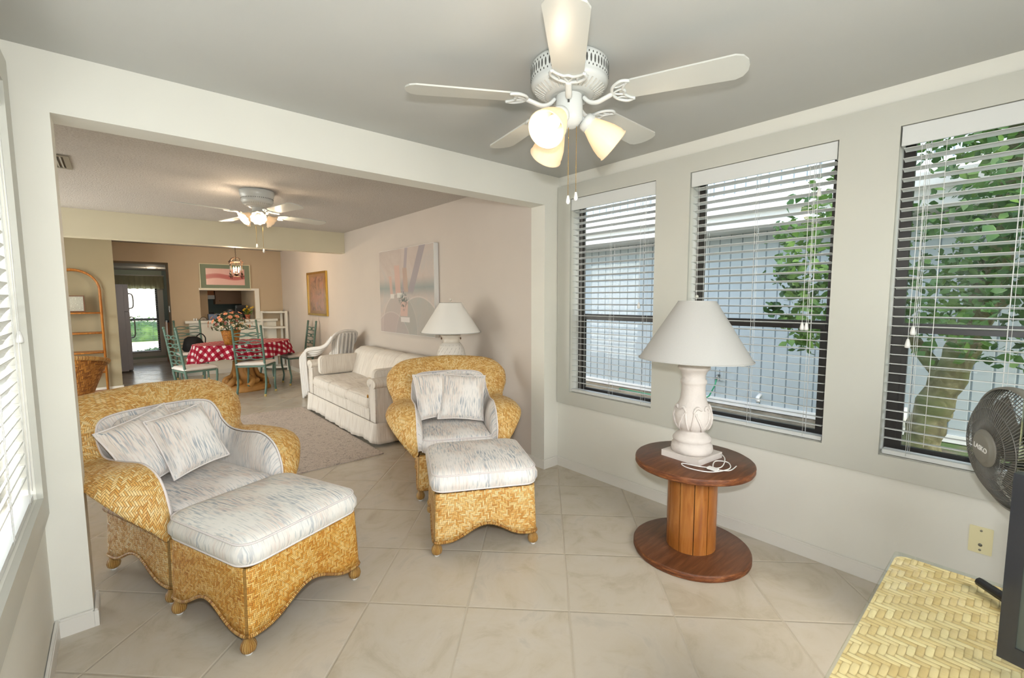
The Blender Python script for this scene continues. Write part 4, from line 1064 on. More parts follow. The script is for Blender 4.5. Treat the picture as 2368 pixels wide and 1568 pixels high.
chairs = [((-1.21, 4.93), 147, 'green ladder-back chair with its back to the camera at the front of the checked table'),
          ((-1.95, 4.96), 105, 'green ladder-back chair at the left end of the checked table, seen side on'),
          ((-1.77, 7.02), 4, 'green ladder-back chair by the half wall holding the black bag'),
          ((-.93, 6.28), 20, 'green ladder-back chair behind the flower basket on the far side of the table'),
          ((-.49, 5.48), -88, 'green ladder-back chair by the right wall beside the stacked plastic chairs')]
for i, (p, a, lab) in enumerate(chairs):
    o = proto if i == 0 else copy_tree(proto)
    o.location = (p[0], p[1], 0); o.rotation_euler = (0, 0, R_(a)); o['label'] = lab
# table
M['carved'] = plain('carved_tan_resin', 'c08b4c', .5, .4, bump=.7, bs=30, var=.18)
TC = (-1.27, 5.42); TA = R_(16)
tb = thing('dining_table', 'oval dining table on a carved tan pedestal under the checked cloth', 'table', (TC[0], TC[1], 0), TA)
mb = MB(); mb.lathe([(.001, .705), (.60, .705), (.62, .715), (.62, .735), (.001, .735)], 48, 0, Matrix.Diagonal((1.08, .72, 1, 1))); mb.build('tabletop', M['carved'], tb)
mb = MB(); mb.lathe([(.001, 0), (.36, 0), (.36, .03), (.33, .045), (.34, .07), (.30, .09), (.24, .11), (.001, .11)], 40, 0, Matrix.Diagonal((1, .8, 1, 1))); mb.build('pedestal_base', M['carved'], tb)
mb = MB(); mb.lathe([(.20, .10), (.15, .18), (.12, .30), (.13, .42), (.18, .55), (.22, .66), (.24, .705)], 32)
for k in range(6):
    a = k*pi/3+.3; pts = crom([(.30*cos(a), .24*sin(a), .09), (.27*cos(a+.2), .23*sin(a+.2), .17), (.19*cos(a+.1), .17*sin(a+.1), .22), (.17*cos(a-.15), .15*sin(a-.15), .32), (.15*cos(a), .13*sin(a), .45)], 4)
    mb.tube(pts, [.05-.03*i/(len(pts)-1) for i in range(len(pts))], 8)
    mb.ball((.24*cos(a+.5), .20*sin(a+.5), .15), .05, 10)
mb.build('carved_column', M['carved'], tb)
t = NT('red_gingham', .85, .15); x = t.xyz(t.coord('UV')); P_ = .086
sx_ = t.math('LESS_THAN', t.math('FRACT', t.math('DIVIDE', x[0], P_)), .55); sy_ = t.math('LESS_THAN', t.math('FRACT', t.math('DIVIDE', x[1], P_)), .55)
both = t.math('ADD', sx_, sy_); fine = t.math('FRACT', t.math('MULTIPLY', t.math('ADD', x[0], x[1]), 160.0))
t.color(t.mix(t.math('LESS_THAN', .5, both), 'e8dcd8', t.mix(t.math('LESS_THAN', 1.5, both), 'a8384a', '96142a'))); M['gingham'] = t.mat
mb = MB(); NA = 120; ra, rb_ = .68, .46; top = .7385
def clothp(a, s_):
    ex, ey = ra*cos(a), rb_*sin(a)
    if s_ <= 1: return (ex*s_, ey*s_, top), (ex*s_, ey*s_)
    dr_ = (s_-1); drop = .205+.04*abs(cos(a))**3+.02*cos(2*a*2); d = dr_*drop; L = hypot(ex, ey); nx, ny = cos(a)/ra, sin(a)/rb_; l = hypot(nx, ny); nx /= l; ny /= l
    f = (.022+.030*sin(a*17+.6*sin(a*3))*dr_+.012*sin(a*31)*dr_)*min(1, dr_*2) + .035*dr_
    return (ex+nx*f, ey+ny*f, top-d-.002), (ex+nx*d, ey+ny*d)
vs, uvs, fs = [], [], []; rings = [.0, .5, .9, 1.0, 1.04, 1.1, 1.25, 1.45, 1.65, 1.85, 2.0]
for s_ in rings:
    for k in range(NA):
        p, q = clothp(2*pi*k/NA, s_); 
        if s_ == 1.04: p = (p[0], p[1], top-.004)
        vs.append(p); uvs.append(q)
for i in range(len(rings)-1):
    for k in range(NA): fs.append((i*NA+k, i*NA+(k+1) % NA, (i+1)*NA+(k+1) % NA, (i+1)*NA+k))
mb.add(vs, fs, 0, True, uvs); cl = mb.build('tablecloth', M['gingham'])
cl.location = (TC[0], TC[1], 0); cl.rotation_euler = (0, 0, TA); so_ = cl.modifiers.new('t', 'SOLIDIFY'); so_.thickness = .002; so_.offset = 1
tag(cl, 'red and white checked cloth draped over the oval dining table', 'tablecloth')
# flower basket
M['basket'] = weave('amber_basket_weave', .012, ('c98a34','b87523','9c5d18','7c430f'), '3e2008', band=1000.0, twist=.4)
FB = (-1.49, 5.05)
fb = thing('flower_basket', 'amber basket of pink and cream artificial flowers on the checked table', 'flower arrangement', (FB[0], FB[1], .742))
mb = MB(); mb.lathe([(.001, 0), (.085, 0), (.10, .07), (.118, .17), (.125, .205), (.117, .205), (.11, .18), (.001, .17)], 40); mb.build('basket', M['basket'], fb)
MB().tube([(.12*cos(R_(a)), .0, .19+.20*sin(R_(a))) for a in range(0, 181, 12)], .007, 6).build('handle', M['basket'], fb)
M['leafd'] = plain('silk_leaf', '3d4f2c', .6, var=.25); M['peach'] = plain('peach_petal', 'e79a7a', .7); M['creamp'] = plain('cream_petal', 'dfd3b4', .7); M['mauve'] = plain('dusty_mauve_petal', '8f5c58', .7); M['eye'] = plain('flower_eye', 'd98a3a', .7)
lf = MB(); rnd = random.Random(3)
for k in range(260):
    a = rnd.uniform(0, 2*pi); el = rnd.uniform(-.25, pi/2); R0 = rnd.uniform(.13, .235); c = V((R0*cos(a)*cos(el)*1.05, R0*sin(a)*cos(el), .25+R0*sin(el)*.95))
    d = V((rnd.uniform(-1, 1), rnd.uniform(-1, 1), rnd.uniform(-.6, .8))).normalized(); s_ = d.orthogonal().normalized(); l = rnd.uniform(.02, .038)
    lf.add([c-d*l, c+s_*l*.42, c+d*l, c-s_*l*.42], [(0, 1, 2, 3)], 0)
for k in range(24):
    a = rnd.uniform(0, 2*pi); lf.tube([(.03*cos(a), .03*sin(a), .17), (.12*cos(a), .12*sin(a), .33)], .002, 4)
lf.build('foliage', M['leafd'], fb)
for k in range(46):
    a = k*2.399; el = math.asin(1-1.18*(k+.5)/46) if 1-1.18*(k+.5)/46 > -1 else -.2; R0 = .235+.02*sin(k*3)
    n = V((cos(a)*cos(el), sin(a)*cos(el), sin(el))); c = V((n.x*R0*1.08, n.y*R0, .27+n.z*R0*.86)); s1 = n.orthogonal().normalized(); s2 = n.cross(s1)
    kind = (M['peach'], M['creamp'], M['peach'], M['mauve'], M['creamp'])[k % 5]; r0 = (.036, .028, .032, .022, .026)[k % 5]; f = MB(); np_ = 9
    for q in range(np_):
        b = 2*pi*q/np_; d = s1*cos(b)+s2*sin(b); w_ = s1*-sin(b)+s2*cos(b)
        f.add([c, c+d*r0*.6+w_*r0*.28+n*.004, c+d*r0+n*.001, c+d*r0*.6-w_*r0*.28+n*.004], [(0, 1, 2, 3)], 0)
    f.ball(c+n*.003, r0*.22, 8, 1); f.build('flower', [kind, M['eye']], fb)
# black bag on chair
M['bag'] = plain('black_cloth_bag', '0d0d0f', .8)
bg = thing('black_bag', 'black cloth bag slumped on the dining chair by the half wall', 'bag', (-1.75, 6.99, .499), R_(12))
mb = MB(); mb.lathe([(.001, 0), (.12, .0), (.15, .04), (.145, .14), (.11, .22), (.06, .255), (.001, .26)], 24, 0, None, fr=lambda a, z, i: 1+.10*sin(a*3+z*20)+.05*sin(a*7)); mb.build('bag_body', M['bag'], bg); MB().tube(crom([(.05, 0, .24), (.12, -.02, .30), (.17, -.06, .23), (.15, -.10, .12)], 5), .009, 6).build('strap', M['bag'], bg)
# chandelier
M['iron'] = plain('dark_bronze_iron', '3a2618', .45, .5, .6)
CX, CY = -1.325, 5.35
ch = thing('lantern_chandelier', 'small dark open-cage lantern chandelier with candle bulbs over the dining table', 'chandelier', (CX, CY, 0))
cg = MB()
for z, r_ in ((1.945, .098), (1.735, .098), (1.955, .092)): cg.tube([(r_*cos(a*pi/20), r_*sin(a*pi/20), z) for a in range(40)], .004, 6, closed=True)
for k in range(4):
    a = k*pi/2+.5; cg.tube([(.098*cos(a), .098*sin(a), 1.97), (.098*cos(a), .098*sin(a), 1.70)], .0045, 6)
    cg.tube([(.098*cos(a)*cos(R_(q)), .098*sin(a)*cos(R_(q)), 1.945+.07*sin(R_(q))) for q in range(0, 91, 9)], .0045, 6)
    for z in (1.93, 1.77): cg.ball((.103*cos(a), .103*sin(a), z), .013, 8, sc=(.7, .7, 1.6))
cg.tube([(0, 0, 2.015), (0, 0, 1.745)], .004, 6); cg.lathe([(.001, 1.735), (.02, 1.75), (.035, 1.765), (.01, 1.78)], 20)
cg.build('lantern_cage', M['iron'], ch)
for k in range(3):
    a = k*2*pi/3+.3; x, y = .038*cos(a), .038*sin(a)
    MB().tube([(.01*cos(a), .01*sin(a), 1.765), (x, y, 1.765), (x, y, 1.78)], .004, 6).build('candle_arm', M['iron'], ch)
    cs = MB().tube([(x, y, 1.78), (x, y, 1.825)], .0085, 10).build('candle_sleeve', M['white'], ch)
    bl_ = MB(); bl_.lathe([(.004, 1.825), (.0115, 1.842), (.010, 1.858), (.003, 1.878), (.001, 1.88)], 12, c=(x, y, 0)); bl_.build('candle_bulb', M['bulb'], ch)
lamp_point('candle_light', (0, 0, 1.86), 16, (1, .76, .50), .04, ch)
cn = MB()
def chain(a, b, n):
    for k in range(n):
        q = (k+.5)/n; c = V(a).lerp(V(b), q); cn.tube([c+V((.006*cos(t_)*(k % 2), .006*cos(t_)*(1-k % 2), .012*sin(t_))) for t_ in [2*pi*i/8 for i in range(8)]], .0018, 4, closed=True)
chain((0, 0, 2.02), (0, 0, 2.30), 14)
pts = crom([(0, .0, 2.30), (-.03, 0, 2.20), (-.09, 0, 2.19), (-.13, 0, 2.30)], 4)
for k in range(len(pts)-1): chain(pts[k], pts[k+1], 2)
cn.tube([(0,0,2.30), (0,0,2.342)], .003, 5); cn.tube([(-.13,0,2.29), (-.13,0,2.342)], .003, 5)
cn.build('hanging_chain', M['iron'], ch)
# white corner shelf
ws = thing('corner_shelf', 'open white quarter-round shelf stand in the far dining corner', 'shelf', (-.20, 7.44, 0))
mb = MB()
def qs(z, R0):
    poly = [(0, 0)]+[(-R0*cos(R_(a)), -R0*sin(R_(a))) for a in range(0, 91, 10)]; mb.prism(poly, z-.012, z+.012); mb.tube([(-R0*cos(R_(a)), -R0*sin(R_(a)), z) for a in range(0, 91, 6)], .02, 6, sx=.6)
for z in (.06, .30, .55, .84, 1.14): qs(z, .36)
mb.build('quarter_round_shelves', M['whitepaint'], ws)
for x, y in ((-.37, -.015), (-.015, -.37), (-.012, -.012)): MB().box((x-.018, y-.018, 0), (x+.018, y+.018, 1.16)).build('upright', M['whitepaint'], ws)
# stacked plastic chairs
M['resin'] = plain('white_resin', 'e9e4de', .35)
def resin():
    r = thing('plastic_chair', '', 'chair', (0,0,0), 0, 'stacked white plastic chairs')
    def arm(sx):
        a = MB(); pts = crom([(sx*.26, -.24, 0), (sx*.265, -.26, .30), (sx*.27, -.27, .56), (sx*.27, -.235, .625), (sx*.27, -.10, .655), (sx*.265, .08, .68), (sx*.245, .20, .74), (sx*.215, .27, .84)], 5)
        a.tube(pts, .017, 8, sx=1.7); return a
    for sx in (-1, 1):
        arm(sx).build('front_leg_and_arm', M['resin'], r)
        MB().tube([(sx*.235, .30, 0), (sx*.22, .25, .42)], .02, 8).build('rear_leg', M['resin'], r)
    s_ = MB(); s_.grid(lambda u, v: ((u-.5)*.46, -.25+.48*v, .415-.03*sin(pi*v)+.012*(2*u-1)**2), 10, 10); 
    o = s_.build('seat', M['resin'], r); m_ = o.modifiers.new('t', 'SOLIDIFY'); m_.thickness = .012
    b = MB()
    for k in range(5): x = -.12+.06*k; b.tube(crom([(x, .235, .42), (x*1.1, .27, .60), (x*1.15, .30, .80), (x*1.0, .315, .88)], 4), .016, 6, sx=1.2)
    b.tube(crom([(-.22, .25, .80), (-.19, .30, .87), (-.10, .32, .905), (0, .325, .915), (.10, .32, .905), (.19, .30, .87), (.22, .25, .80)], 5), .018, 8, sx=1.4)
    b.tube([(-.22, .22, .43), (.22, .22, .43)], .014, 6); b.build('backrest', M['resin'], r); return r
rc = resin()
labs = ['white plastic armchair at the bottom of the stack by the far end of the sofa', 'white plastic armchair second from the bottom of the stack by the sofa', 'white plastic armchair second from the top of the stack by the sofa', 'white plastic armchair on top of the stack by the sofa, its back showing whole']
for k in range(4):
    o = rc if k == 0 else copy_tree(rc); o.scale = (.90, .95, .94); o.location = (-.50, 4.0-.075*k, .036*k); o.rotation_euler = (0, 0, R_(198)); o['label'] = labs[k]
# left: rattan etagere, framed notice, wicker chair
M['rattan2'] = woodmat('amber_rattan', '8a4f1c', 'b0702c', 'c68a44', .35, (30, 30, 5))
eg = thing('rattan_shelf', 'tall arched rattan shelf unit against the partition wall on the left', 'shelf', (-3.17, 6.42, 0))
for yy in (-.13, .13):
    a = MB(); a.tube([(.29, yy, 0), (.285, yy, 1.53)]+arc((0, yy, 1.53), .285, 0, 180, 16, 'xz')[1:]+[(-.29, yy, 0)], .014, 8); a.build('arched_frame', M['rattan2'], eg)
for z in (.04, .344, .634, .916, 1.205):
    s_ = MB(); s_.box((-.275, -.13, z-.008), (.275, .13, z+.004)); s_.tube([(-.28, -.13, z-.004), (.28, -.13, z-.004)], .012, 6); s_.tube([(-.28, .13, z-.004), (.28, .13, z-.004)], .012, 6); s_.build('shelf_board', M['rattan2'], eg)
t = NT('typed_notice', .6); x = t.xyz(t.coord()); ln = t.math('FRACT', t.math('MULTIPLY', x[2], 55.0)); jag = t.noise(t.comb(t.math('MULTIPLY', x[0], 60.0), t.math('FLOOR', t.math('MULTIPLY', x[2], 55.0)), 0.0), 1, 1)
mk = t.math('MULTIPLY', t.math('LESS_THAN', ln, .4), t.math('GREATER_THAN', jag, .42)); t.color(t.mix(t.math('MULTIPLY', mk, .6), 'dfdcd6', '77726c')); M['notice'] = t.mat
picture('framed_notice', 'small brown-framed typed notice standing on the top board of the rattan shelf', 'frame', (-3.19, 6.43, 1.335), 0, .27, .235, .018, .014, plain('brown_frame', '6d4426', .4), M['notice'], True, .008)
wc = thing('wicker_tub_chair', 'dark amber wicker tub chair at the far left, cut off by the column', 'armchair', (-3.20, 5.15, 0), R_(205))
M['weave3'] = weave('dark_amber_weave', .014, ('c98a3c','ad6f26','8f5519','6e3d10'), '3a1d07', band=1000.0, twist=.5)
sh = MB()
def tub(u, v):
    a = R_(-20+220*u); fl = .15+.20*v**1.2; h = (.50+.17*sin(pi*min(max(u, 0), 1))**.5+.05*cos(a))*v; return (fl*cos(a)*1.05, fl*sin(a), .03+h)
sh.grid(tub, 36, 12); o = sh.build('woven_shell', M['weave3'], wc); m_ = o.modifiers.new('t', 'SOLIDIFY'); m_.thickness = .02
MB().tube([tub(i/36, 1) for i in range(37)], .026, 8).build('braided_rim', M['wrap'], wc)
c, p = cushion(.36, .34, .07, .08, .02, z0=.31); c.build('seat_cushion', M['creamtrim'], wc)
MB().lathe([(.001, .0), (.14, .0), (.20, .30), (.001, .30)], 28).build('woven_seat_base', M['weave3'], wc)

# ------------------------------------------------------------------ kitchen
ct = MB(); po = [(-1.80, 7.42), (-.28, 7.42), (-.28, YB-.021), (-.67, YB-.021), (-.67, 8.04), (-1.545, 8.04), (-1.545, YB-.001), (-1.80, YB-.001)]
ct.prism(po, .96, 1.005); tag(ct.build('bar_counter', M['whitepaint']), 'white bar counter ledge running through the pass-through', 'counter')
fg = thing('refrigerator', 'pale grey refrigerator seen edge-on inside the kitchen doorway', 'refrigerator', (0, 0, 0))
M['fridge'] = plain('pale_grey_fridge', 'aaa5ad', .3)
MB().box((-3.3, 8.75, .03), (-2.60, 9.6, 1.68)).build('cabinet_body', M['fridge'], fg)
for z0, z1 in ((.05, 1.16), (1.17, 1.68)):
    d_ = MB().box((-2.598, 8.76, z0), (-2.53, 9.59, z1)).build('door', M['fridge'], fg); hm = (z0+z1)/2
    MB().tube(crom([(-2.53, 8.83, z1-.1 if z0 < 1 else z0+.05), (-2.47, 8.83, z1-.14 if z0 < 1 else z0+.09), (-2.47, 8.83, z1-.45 if z0 < 1 else z0+.30), (-2.53, 8.83, z1-.5 if z0 < 1 else z0+.34)], 4), .012, 6).build('door_handle', M['steel'], d_)
M['maple'] = plain('light_wood_cabinet', 'c9a483', .5); M['oak'] = plain('orange_wood_panel', 'b8784a', .5)
uc = thing('wall_cabinet', 'light wood kitchen wall cabinet seen through the pass-through', 'cabinet', (0, 0, 0))
MB().box((-.95, 10.05, 1.28), (-.30, 10.385, 1.98)).build('body', M['maple'], uc); d_ = MB().box((-.94, 10.025, 1.29), (-.32, 10.048, 1.97)).build('door', M['maple'], uc); MB().ball((-.87, 10.012, 1.36), .013, 8).build('knob', M['oak'], d_)
uc = thing('range_hood', 'white range hood under an orange wood cabinet in the kitchen', 'range hood', (0, 0, 0))
MB().box((-1.75, 10.0, 1.40), (-.97, 10.385, 1.49)).build('hood', M['white'], uc)
u2 = thing('wall_cabinet', 'orange wood cabinet above the white range hood', 'cabinet', (0, 0, 0)); MB().box((-1.75, 10.08, 1.492), (-.97, 10.385, 1.98)).build('body', M['oak'], u2)
tag(MB().box((-1.9, 10.385, .9), (-.001, 10.3995, 2.03)).build('backsplash', M['kblue']), 'blue grey painted kitchen backsplash behind the range', 'backsplash')
rg = thing('kitchen_range', 'dark kitchen range and base cabinets beyond the pass-through', 'range', (0, 0, 0)); MB().box((-1.9, 9.75, 0), (-.05, 10.384, .90)).build('base_cabinets', M['oak'], rg); MB().box((-1.9, 9.73, .90), (-.05, 10.384, .94)).build('dark_worktop', M['black'], rg); MB().box((-1.75, 10.25, .94), (-.97, 10.38, 1.09)).build('control_panel', M['black'], rg)
cm = thing('coffee_maker', 'black coffee maker at the right side of the kitchen pass-through', 'coffee maker', (-.84, 7.85, 1.006)); MB().box((-.08, -.08, 0), (.08, .10, .03)).build('base', M['black'], cm); MB().box((-.08, .02, .03), (.08, .10, .26)).build('tank', M['black'], cm); MB().box((-.08, -.08, .21), (.08, .02, .27)).build('brew_head', M['black'], cm); MB().lathe([(.001, .03), (.055, .03), (.06, .09), (.045, .15), (.001, .15)], 20, c=(0, -.03, 0)).build('carafe', M['tvb'], cm)
M['bluebox'] = plain('slate_blue', '6d7c99', .5); M['bluebox2'] = plain('grey_blue', '55657c', .4)
tag(MB().box((-1.42, 7.60, 1.006), (-1.24, 7.72, 1.115)).build('storage_box', M['bluebox']), 'slate blue box on the bar counter beside the rainbow-shaped holder', 'box')
cn_ = thing('canister', 'tall blue-grey canister beside the coffee maker', 'canister', (-1.02, 7.86, 1.006)); MB().lathe([(.001, 0), (.05, 0), (.05, .17), (.001, .17)], 24).build('jar', M['bluebox2'], cn_); MB().lathe([(.001, .17), (.052, .17), (.052, .19), (.001, .2)], 24).build('lid', M['steel'], cn_)
nh = thing('napkin_holder', 'small rainbow-shaped wire holder on the bar counter end', 'holder', (-1.52, 7.455, 1.006))
for k, rr in enumerate((.055, .04, .025)): MB().tube(arc((0, 0, .008), rr, 0, 180, 12, 'xz'), .0035, 6).build('wire_arch', (M['bronze'], M['white'], M['white'])[k], nh)
MB().box((-.07, -.02, 0), (.07, .02, .008)).build('base', M['bronze'], nh)
for k, c in enumerate((-.11, -.075)): tag(MB().lathe([(.001, 0), (.013, 0), (.014, .03), (.010, .042), (.001, .045)], 14).build('salt_shaker', M['white']), ('tiny white shaker at the left end of the bar counter', 'tiny white shaker next to the rainbow-shaped holder')[k], 'shaker').location = (-1.55+c, 7.47, 1.006)
fp = thing('potted_flower', 'terracotta pot of yellow flowers at the right end of the bar counter', 'flower pot', (-.80, 7.47, 1.006)); M['terra'] = plain('terracotta', 'b8694a', .7); M['yellow'] = plain('yellow_petal', 'e0b81e', .7); M['leafg'] = plain('green_leaf', '5b6e35', .6, var=.2)
MB().lathe([(.001, 0), (.032, 0), (.042, .075), (.047, .078), (.047, .092), (.04, .092), (.001, .08)], 24).build('pot', M['terra'], fp)
lf = MB(); rnd = random.Random(5)
for k in range(70):
    a = rnd.uniform(0, 2*pi); rr = rnd.uniform(0, .075); c = V((rr*cos(a), rr*sin(a), rnd.uniform(.10, .20))); d = V((cos(a), sin(a), rnd.uniform(.2, 1.2))).normalized(); s_ = d.orthogonal().normalized(); l = .03; lf.add([c-d*l, c+s_*l*.4, c+d*l, c-s_*l*.4], [(0, 1, 2, 3)])
lf.build('leaves', M['leafg'], fp)
for k, (x, z) in enumerate(((-.05, .20), (-.01, .25), (.06, .22), (.09, .235), (.02, .19), (-.07, .18))):
    f = MB(); c = V((x, -.03, z)); f.tube([(0, 0, .09), c], .002, 4)
    for q in range(8): b = q*pi/4; f.add([c, c+V((.013*cos(b-.3), -.004, .013*sin(b-.3))), c+V((.024*cos(b), 0, .024*sin(b))), c+V((.013*cos(b+.3), -.004, .013*sin(b+.3)))], [(0, 1, 2, 3)])
    f.ball(c+V((0, -.004, 0)), .006, 8, 1); f.build('flower', [M['yellow'], M['oak']], fp)
t = NT('sheer_valance', .8, .1); t.color('b9b79c'); tr = t.new('ShaderNodeBsdfTranslucent'); tr.inputs[0].default_value = lin('c9c7a8'); mx = t.new('ShaderNodeMixShader'); mx.inputs[0].default_value = .5; t.l.new(t.b.outputs[0], mx.inputs[1]); t.l.new(tr.outputs[0], mx.inputs[2]); t.l.new(mx.outputs[0], t.out.inputs[0])
vl = MB(); vl.grid(lambda u, v: (-2.74+.86*u, 10.31-.018*sin(u*60)*(.3+.7*v), 1.92-(.29+.008*sin(u*44))*v), 120, 8); vo = thing('window_valance', 'gathered pale fabric valance over the kitchen window', 'curtain', (0,0,0)); vl.build('fabric', t.mat, vo); MB().tube([(-2.76, 10.31, 1.92), (-1.86, 10.31, 1.92)], .010, 8).build('curtain_rod', M['white'], vo)
sw_ = thing('light_switch', 'small white switch plate on the kitchen doorway jamb', 'light switch', (-1.9855, 7.75, 1.22)); MB().box((-.006, -.035, -.055), (0, .035, .055)).build('plate', M['white'], sw_); MB().box((-.012, -.006, -.012), (-.006, .006, .012)).build('toggle', M['white'], sw_)

# ------------------------------------------------------------------ outdoors, right side
t = NT('grooved_siding', .5); x = t.xyz(t.coord()); f = t.math('FRACT', t.math('DIVIDE', x[1], .155)); e_ = t.math('MINIMUM', f, t.math('SUBTRACT', 1.0, f))
gm = t.ramp(e_, [(.03, (1,1,1)), (.06, (0,0,0))]); t.color(t.mix(gm, 'aeb8bb', '727f85')); t.bump(t.ramp(e_, [(.03, (0,0,0)), (.08, (1,1,1))]), .6, .01); M['siding'] = t.mat
nb = thing('neighbour_building', 'pale blue-grey building with vertical grooved siding and white eaves outside the right windows', 'building', (0, 0, 0))
MB().box((3.85, -8, -.13), (4.1, 9, 2.40)).build('siding_wall', M['siding'], nb)
MB().box((4.25, -8, 2.3), (4.6, 9, 5.2)).build('upper_siding_wall', M['siding'], nb)
mb = MB(); mb.box((3.30, -8, 2.27), (3.84, 9, 2.30)); mb.box((3.27, -8, 2.27), (3.30, 9, 2.45)); mb.box((3.18, -8, 2.44), (3.27, 9, 2.58)); mb.prism([(3.2, 2.52), (4.24, 2.78), (4.24, 2.74), (3.2, 2.48)], -8, 9, 0, Matrix(((1, 0, 0, 0), (0, 0, 1, 0), (0, 1, 0, 0), (0, 0, 0, 1))))
mb.box((4.19, -8, 2.78), (4.25, 9, 2.90)); mb.build('eaves_and_gutter', M['white'], nb)
mb = MB(); mb.box((3.82, -8, -.14), (3.849, 9, -.06)); mb.build('sill_board', M['white'], nb)
t = NT('sandy_ground', .95); co = t.coord(); n = t.noise(co, 5, 6, .7); g2 = t.noise(co, 1.3, 3); c = t.ramp(n, [(.3, '4b4436'), (.5, '6f6552'), (.7, '8d8271')]); yy = t.xyz(co)[1]
gr_ = t.math('MULTIPLY', t.ramp(g2, [(.4, (0,0,0)), (.55, (1,1,1))]), t.math('LESS_THAN', yy, -1.3)); t.color(t.mix(gr_, c, '4f6a33')); t.bump(n, 1, .03)
tag(MB().box((.13, -9, -.35), (5, 10, -.15)).build('ground', t.mat), 'sandy soil strip with patches of grass between the two buildings', 'ground')['kind'] = 'structure'
for k, (y, z) in enumerate(((-.16, .04),)):
    fl_ = thing('spotlight', 'small white outdoor vent spout on the neighbouring wall behind the lamp', 'vent spout', (3.849, y, z)); MB().tube([(0, 0, .03), (-.09, 0, .0), (-.12, -.02, -.05)], .025, 8).build('spout', M['white'], fl_)
hb_ = thing('hose_bib', 'brass outdoor tap with a green hose on the neighbouring wall', 'tap', (3.849, .40, .27)); MB().box((-.012, -.055, -.08), (0, .055, .08)).build('backing_plate', M['siding'], hb_); MB().tube([(0, 0, 0), (-.09, 0, .0), (-.10, 0, -.05)], .016, 8).build('spigot', M['steel'], hb_); MB().tube([(-.10, 0, -.045), (-.11, .02, -.15), (-.14, .08, -.30), (-.2, .2, -.405), (-.25, .8, -.41), (-.2, 1.6, -.41)], .010, 8).build('hose', plain('green_hose', '1f8a5f', .4), hb_)
tp = thing('utility_cover', 'white plastic pipe cover on the neighbouring wall beside the tree trunk', 'pipe cover', (3.849, -1.66, .07)); MB().tube([(-.03, 0, -.11), (-.03, 0, .1)], .035, 8).build('cover', M['white'], tp)
# tree
t = NT('lichened_bark', .9); co = t.coord(); n = t.noise(co, 9, 5, .65, .6); n2 = t.noise(co, 3.5, 3); t.color(t.mix(t.ramp(n2, [(.45, (0,0,0)), (.6, (.7,.7,.7))]), t.ramp(n, [(.3, '45402c'), (.5, '6b6546'), (.65, '8a8464'), (.75, 'b0aa92')]), '5f6b3c')); t.bump(n, .8, .02); M['bark'] = t.mat
t = NT('tree_leaf', .45, .4); co = t.coord(); n = t.noise(co, 2.2, 3); r_ = t.white(t.mapping(co, (14, 14, 14))); c = t.ramp(n, [(.3, '2f4c29'), (.5, '466b35'), (.7, '6f9244')]); t.color(c)
tr = t.new('ShaderNodeBsdfTranslucent'); t.l.new(c, tr.inputs[0]); mx = t.new('ShaderNodeMixShader'); mx.inputs[0].default_value = .35; t.l.new(t.b.outputs[0], mx.inputs[1]); t.l.new(tr.outputs[0], mx.inputs[2]); t.l.new(mx.outputs[0], t.out.inputs[0]); M['treeleaf'] = t.mat
te = thing('tree', 'leafy tree with a leaning lichen-covered trunk outside the rightmost window', 'tree', (2.75, -1.92, -.16))
tk = MB(); P0 = crom([(0, .0, -.05), (.0, -.03, .25), (-.02, -.10, .60), (-.02, -.22, 1.0), (-.05, -.34, 1.5), (-.1, -.45, 2.2), (-.1, -.5, 3.2)], 6)
tk.tube(P0, [.15-.002*i+.012*sin(i*1.7) for i in range(len(P0))][:len(P0)], 14); tk.tube(crom([(-.01, -.14, .85), (.05, .05, 1.1), (-.05, .25, 1.5), (-.2, .55, 2.1)], 5), [.07-.0025*i for i in range(16)], 8); tk.tube(crom([(-.05, -.34, 1.4), (.0, -.8, 1.9), (0, -1.4, 2.5)], 5), [.06-.003*i for i in range(11)], 8)
tk.tube(crom([(0, -.03, .45), (.0, -.16, .5), (0, -.19, .56)], 3), [.08, .075, .07, .06, .05, .04, .02], 8)
tk.build('trunk', M['bark'], te)
lv = MB(); rnd = random.Random(11)
def leaf(c, l):
    d = V((rnd.uniform(-1, 1), rnd.uniform(-1, 1), rnd.uniform(-.9, .5))).normalized(); s_ = d.cross(V((rnd.uniform(-1, 1), rnd.uniform(-1, 1), rnd.uniform(-1, 1)))).normalized(); n = d.cross(s_)
    lv.add([c-d*l*.6, c-d*l*.1+s_*l*.42, c+d*l*.35+s_*l*.30, c+d*l*.75-n*l*.1, c+d*l*.35-s_*l*.30, c-d*l*.1-s_*l*.42], [(0, 1, 2, 3, 4, 5)])
cl_ = []
for k in range(230):
    a = rnd.uniform(0, 2*pi); r_ = rnd.uniform(0, 1)**.5; cl_.append((V((-.55+.72*r_*cos(a), -.95+1.45*r_*sin(a), rnd.uniform(1.28, 3.5))), rnd.uniform(.13, .24)))
for y, z, s_ in ((.78, 1.35, .10), (.72, 1.6, .12), (.70, 1.85, .15), (.62, 2.05, .15), (.80, 1.75, .08), (.60, 1.5, .13), (.55, 2.3, .18), (.66, 1.18, .08), (.55, 1.25, .10), (.85, 2.12, .07), (.9, 1.45, .05), (.5, 1.75, .15)):
    for _ in range(3): cl_.append((V((-.9+rnd.uniform(-.1, .1), y+.05, z)), s_))
for y in (-.35, -.6, -.9, -1.2, -1.6): cl_.append((V((-.5, y, 1.18)), .16))
for c, r0 in cl_:
    for q in range(int(34*(r0/.2)**1.3)+6):
        v = V((rnd.gauss(0, .6), rnd.gauss(0, .6), rnd.gauss(0, .6))); p = c+v*r0
        if p.z > 1.0: leaf(p, rnd.uniform(.045, .075))
lv.build('foliage', M['treeleaf'], te)['kind'] = 'stuff'
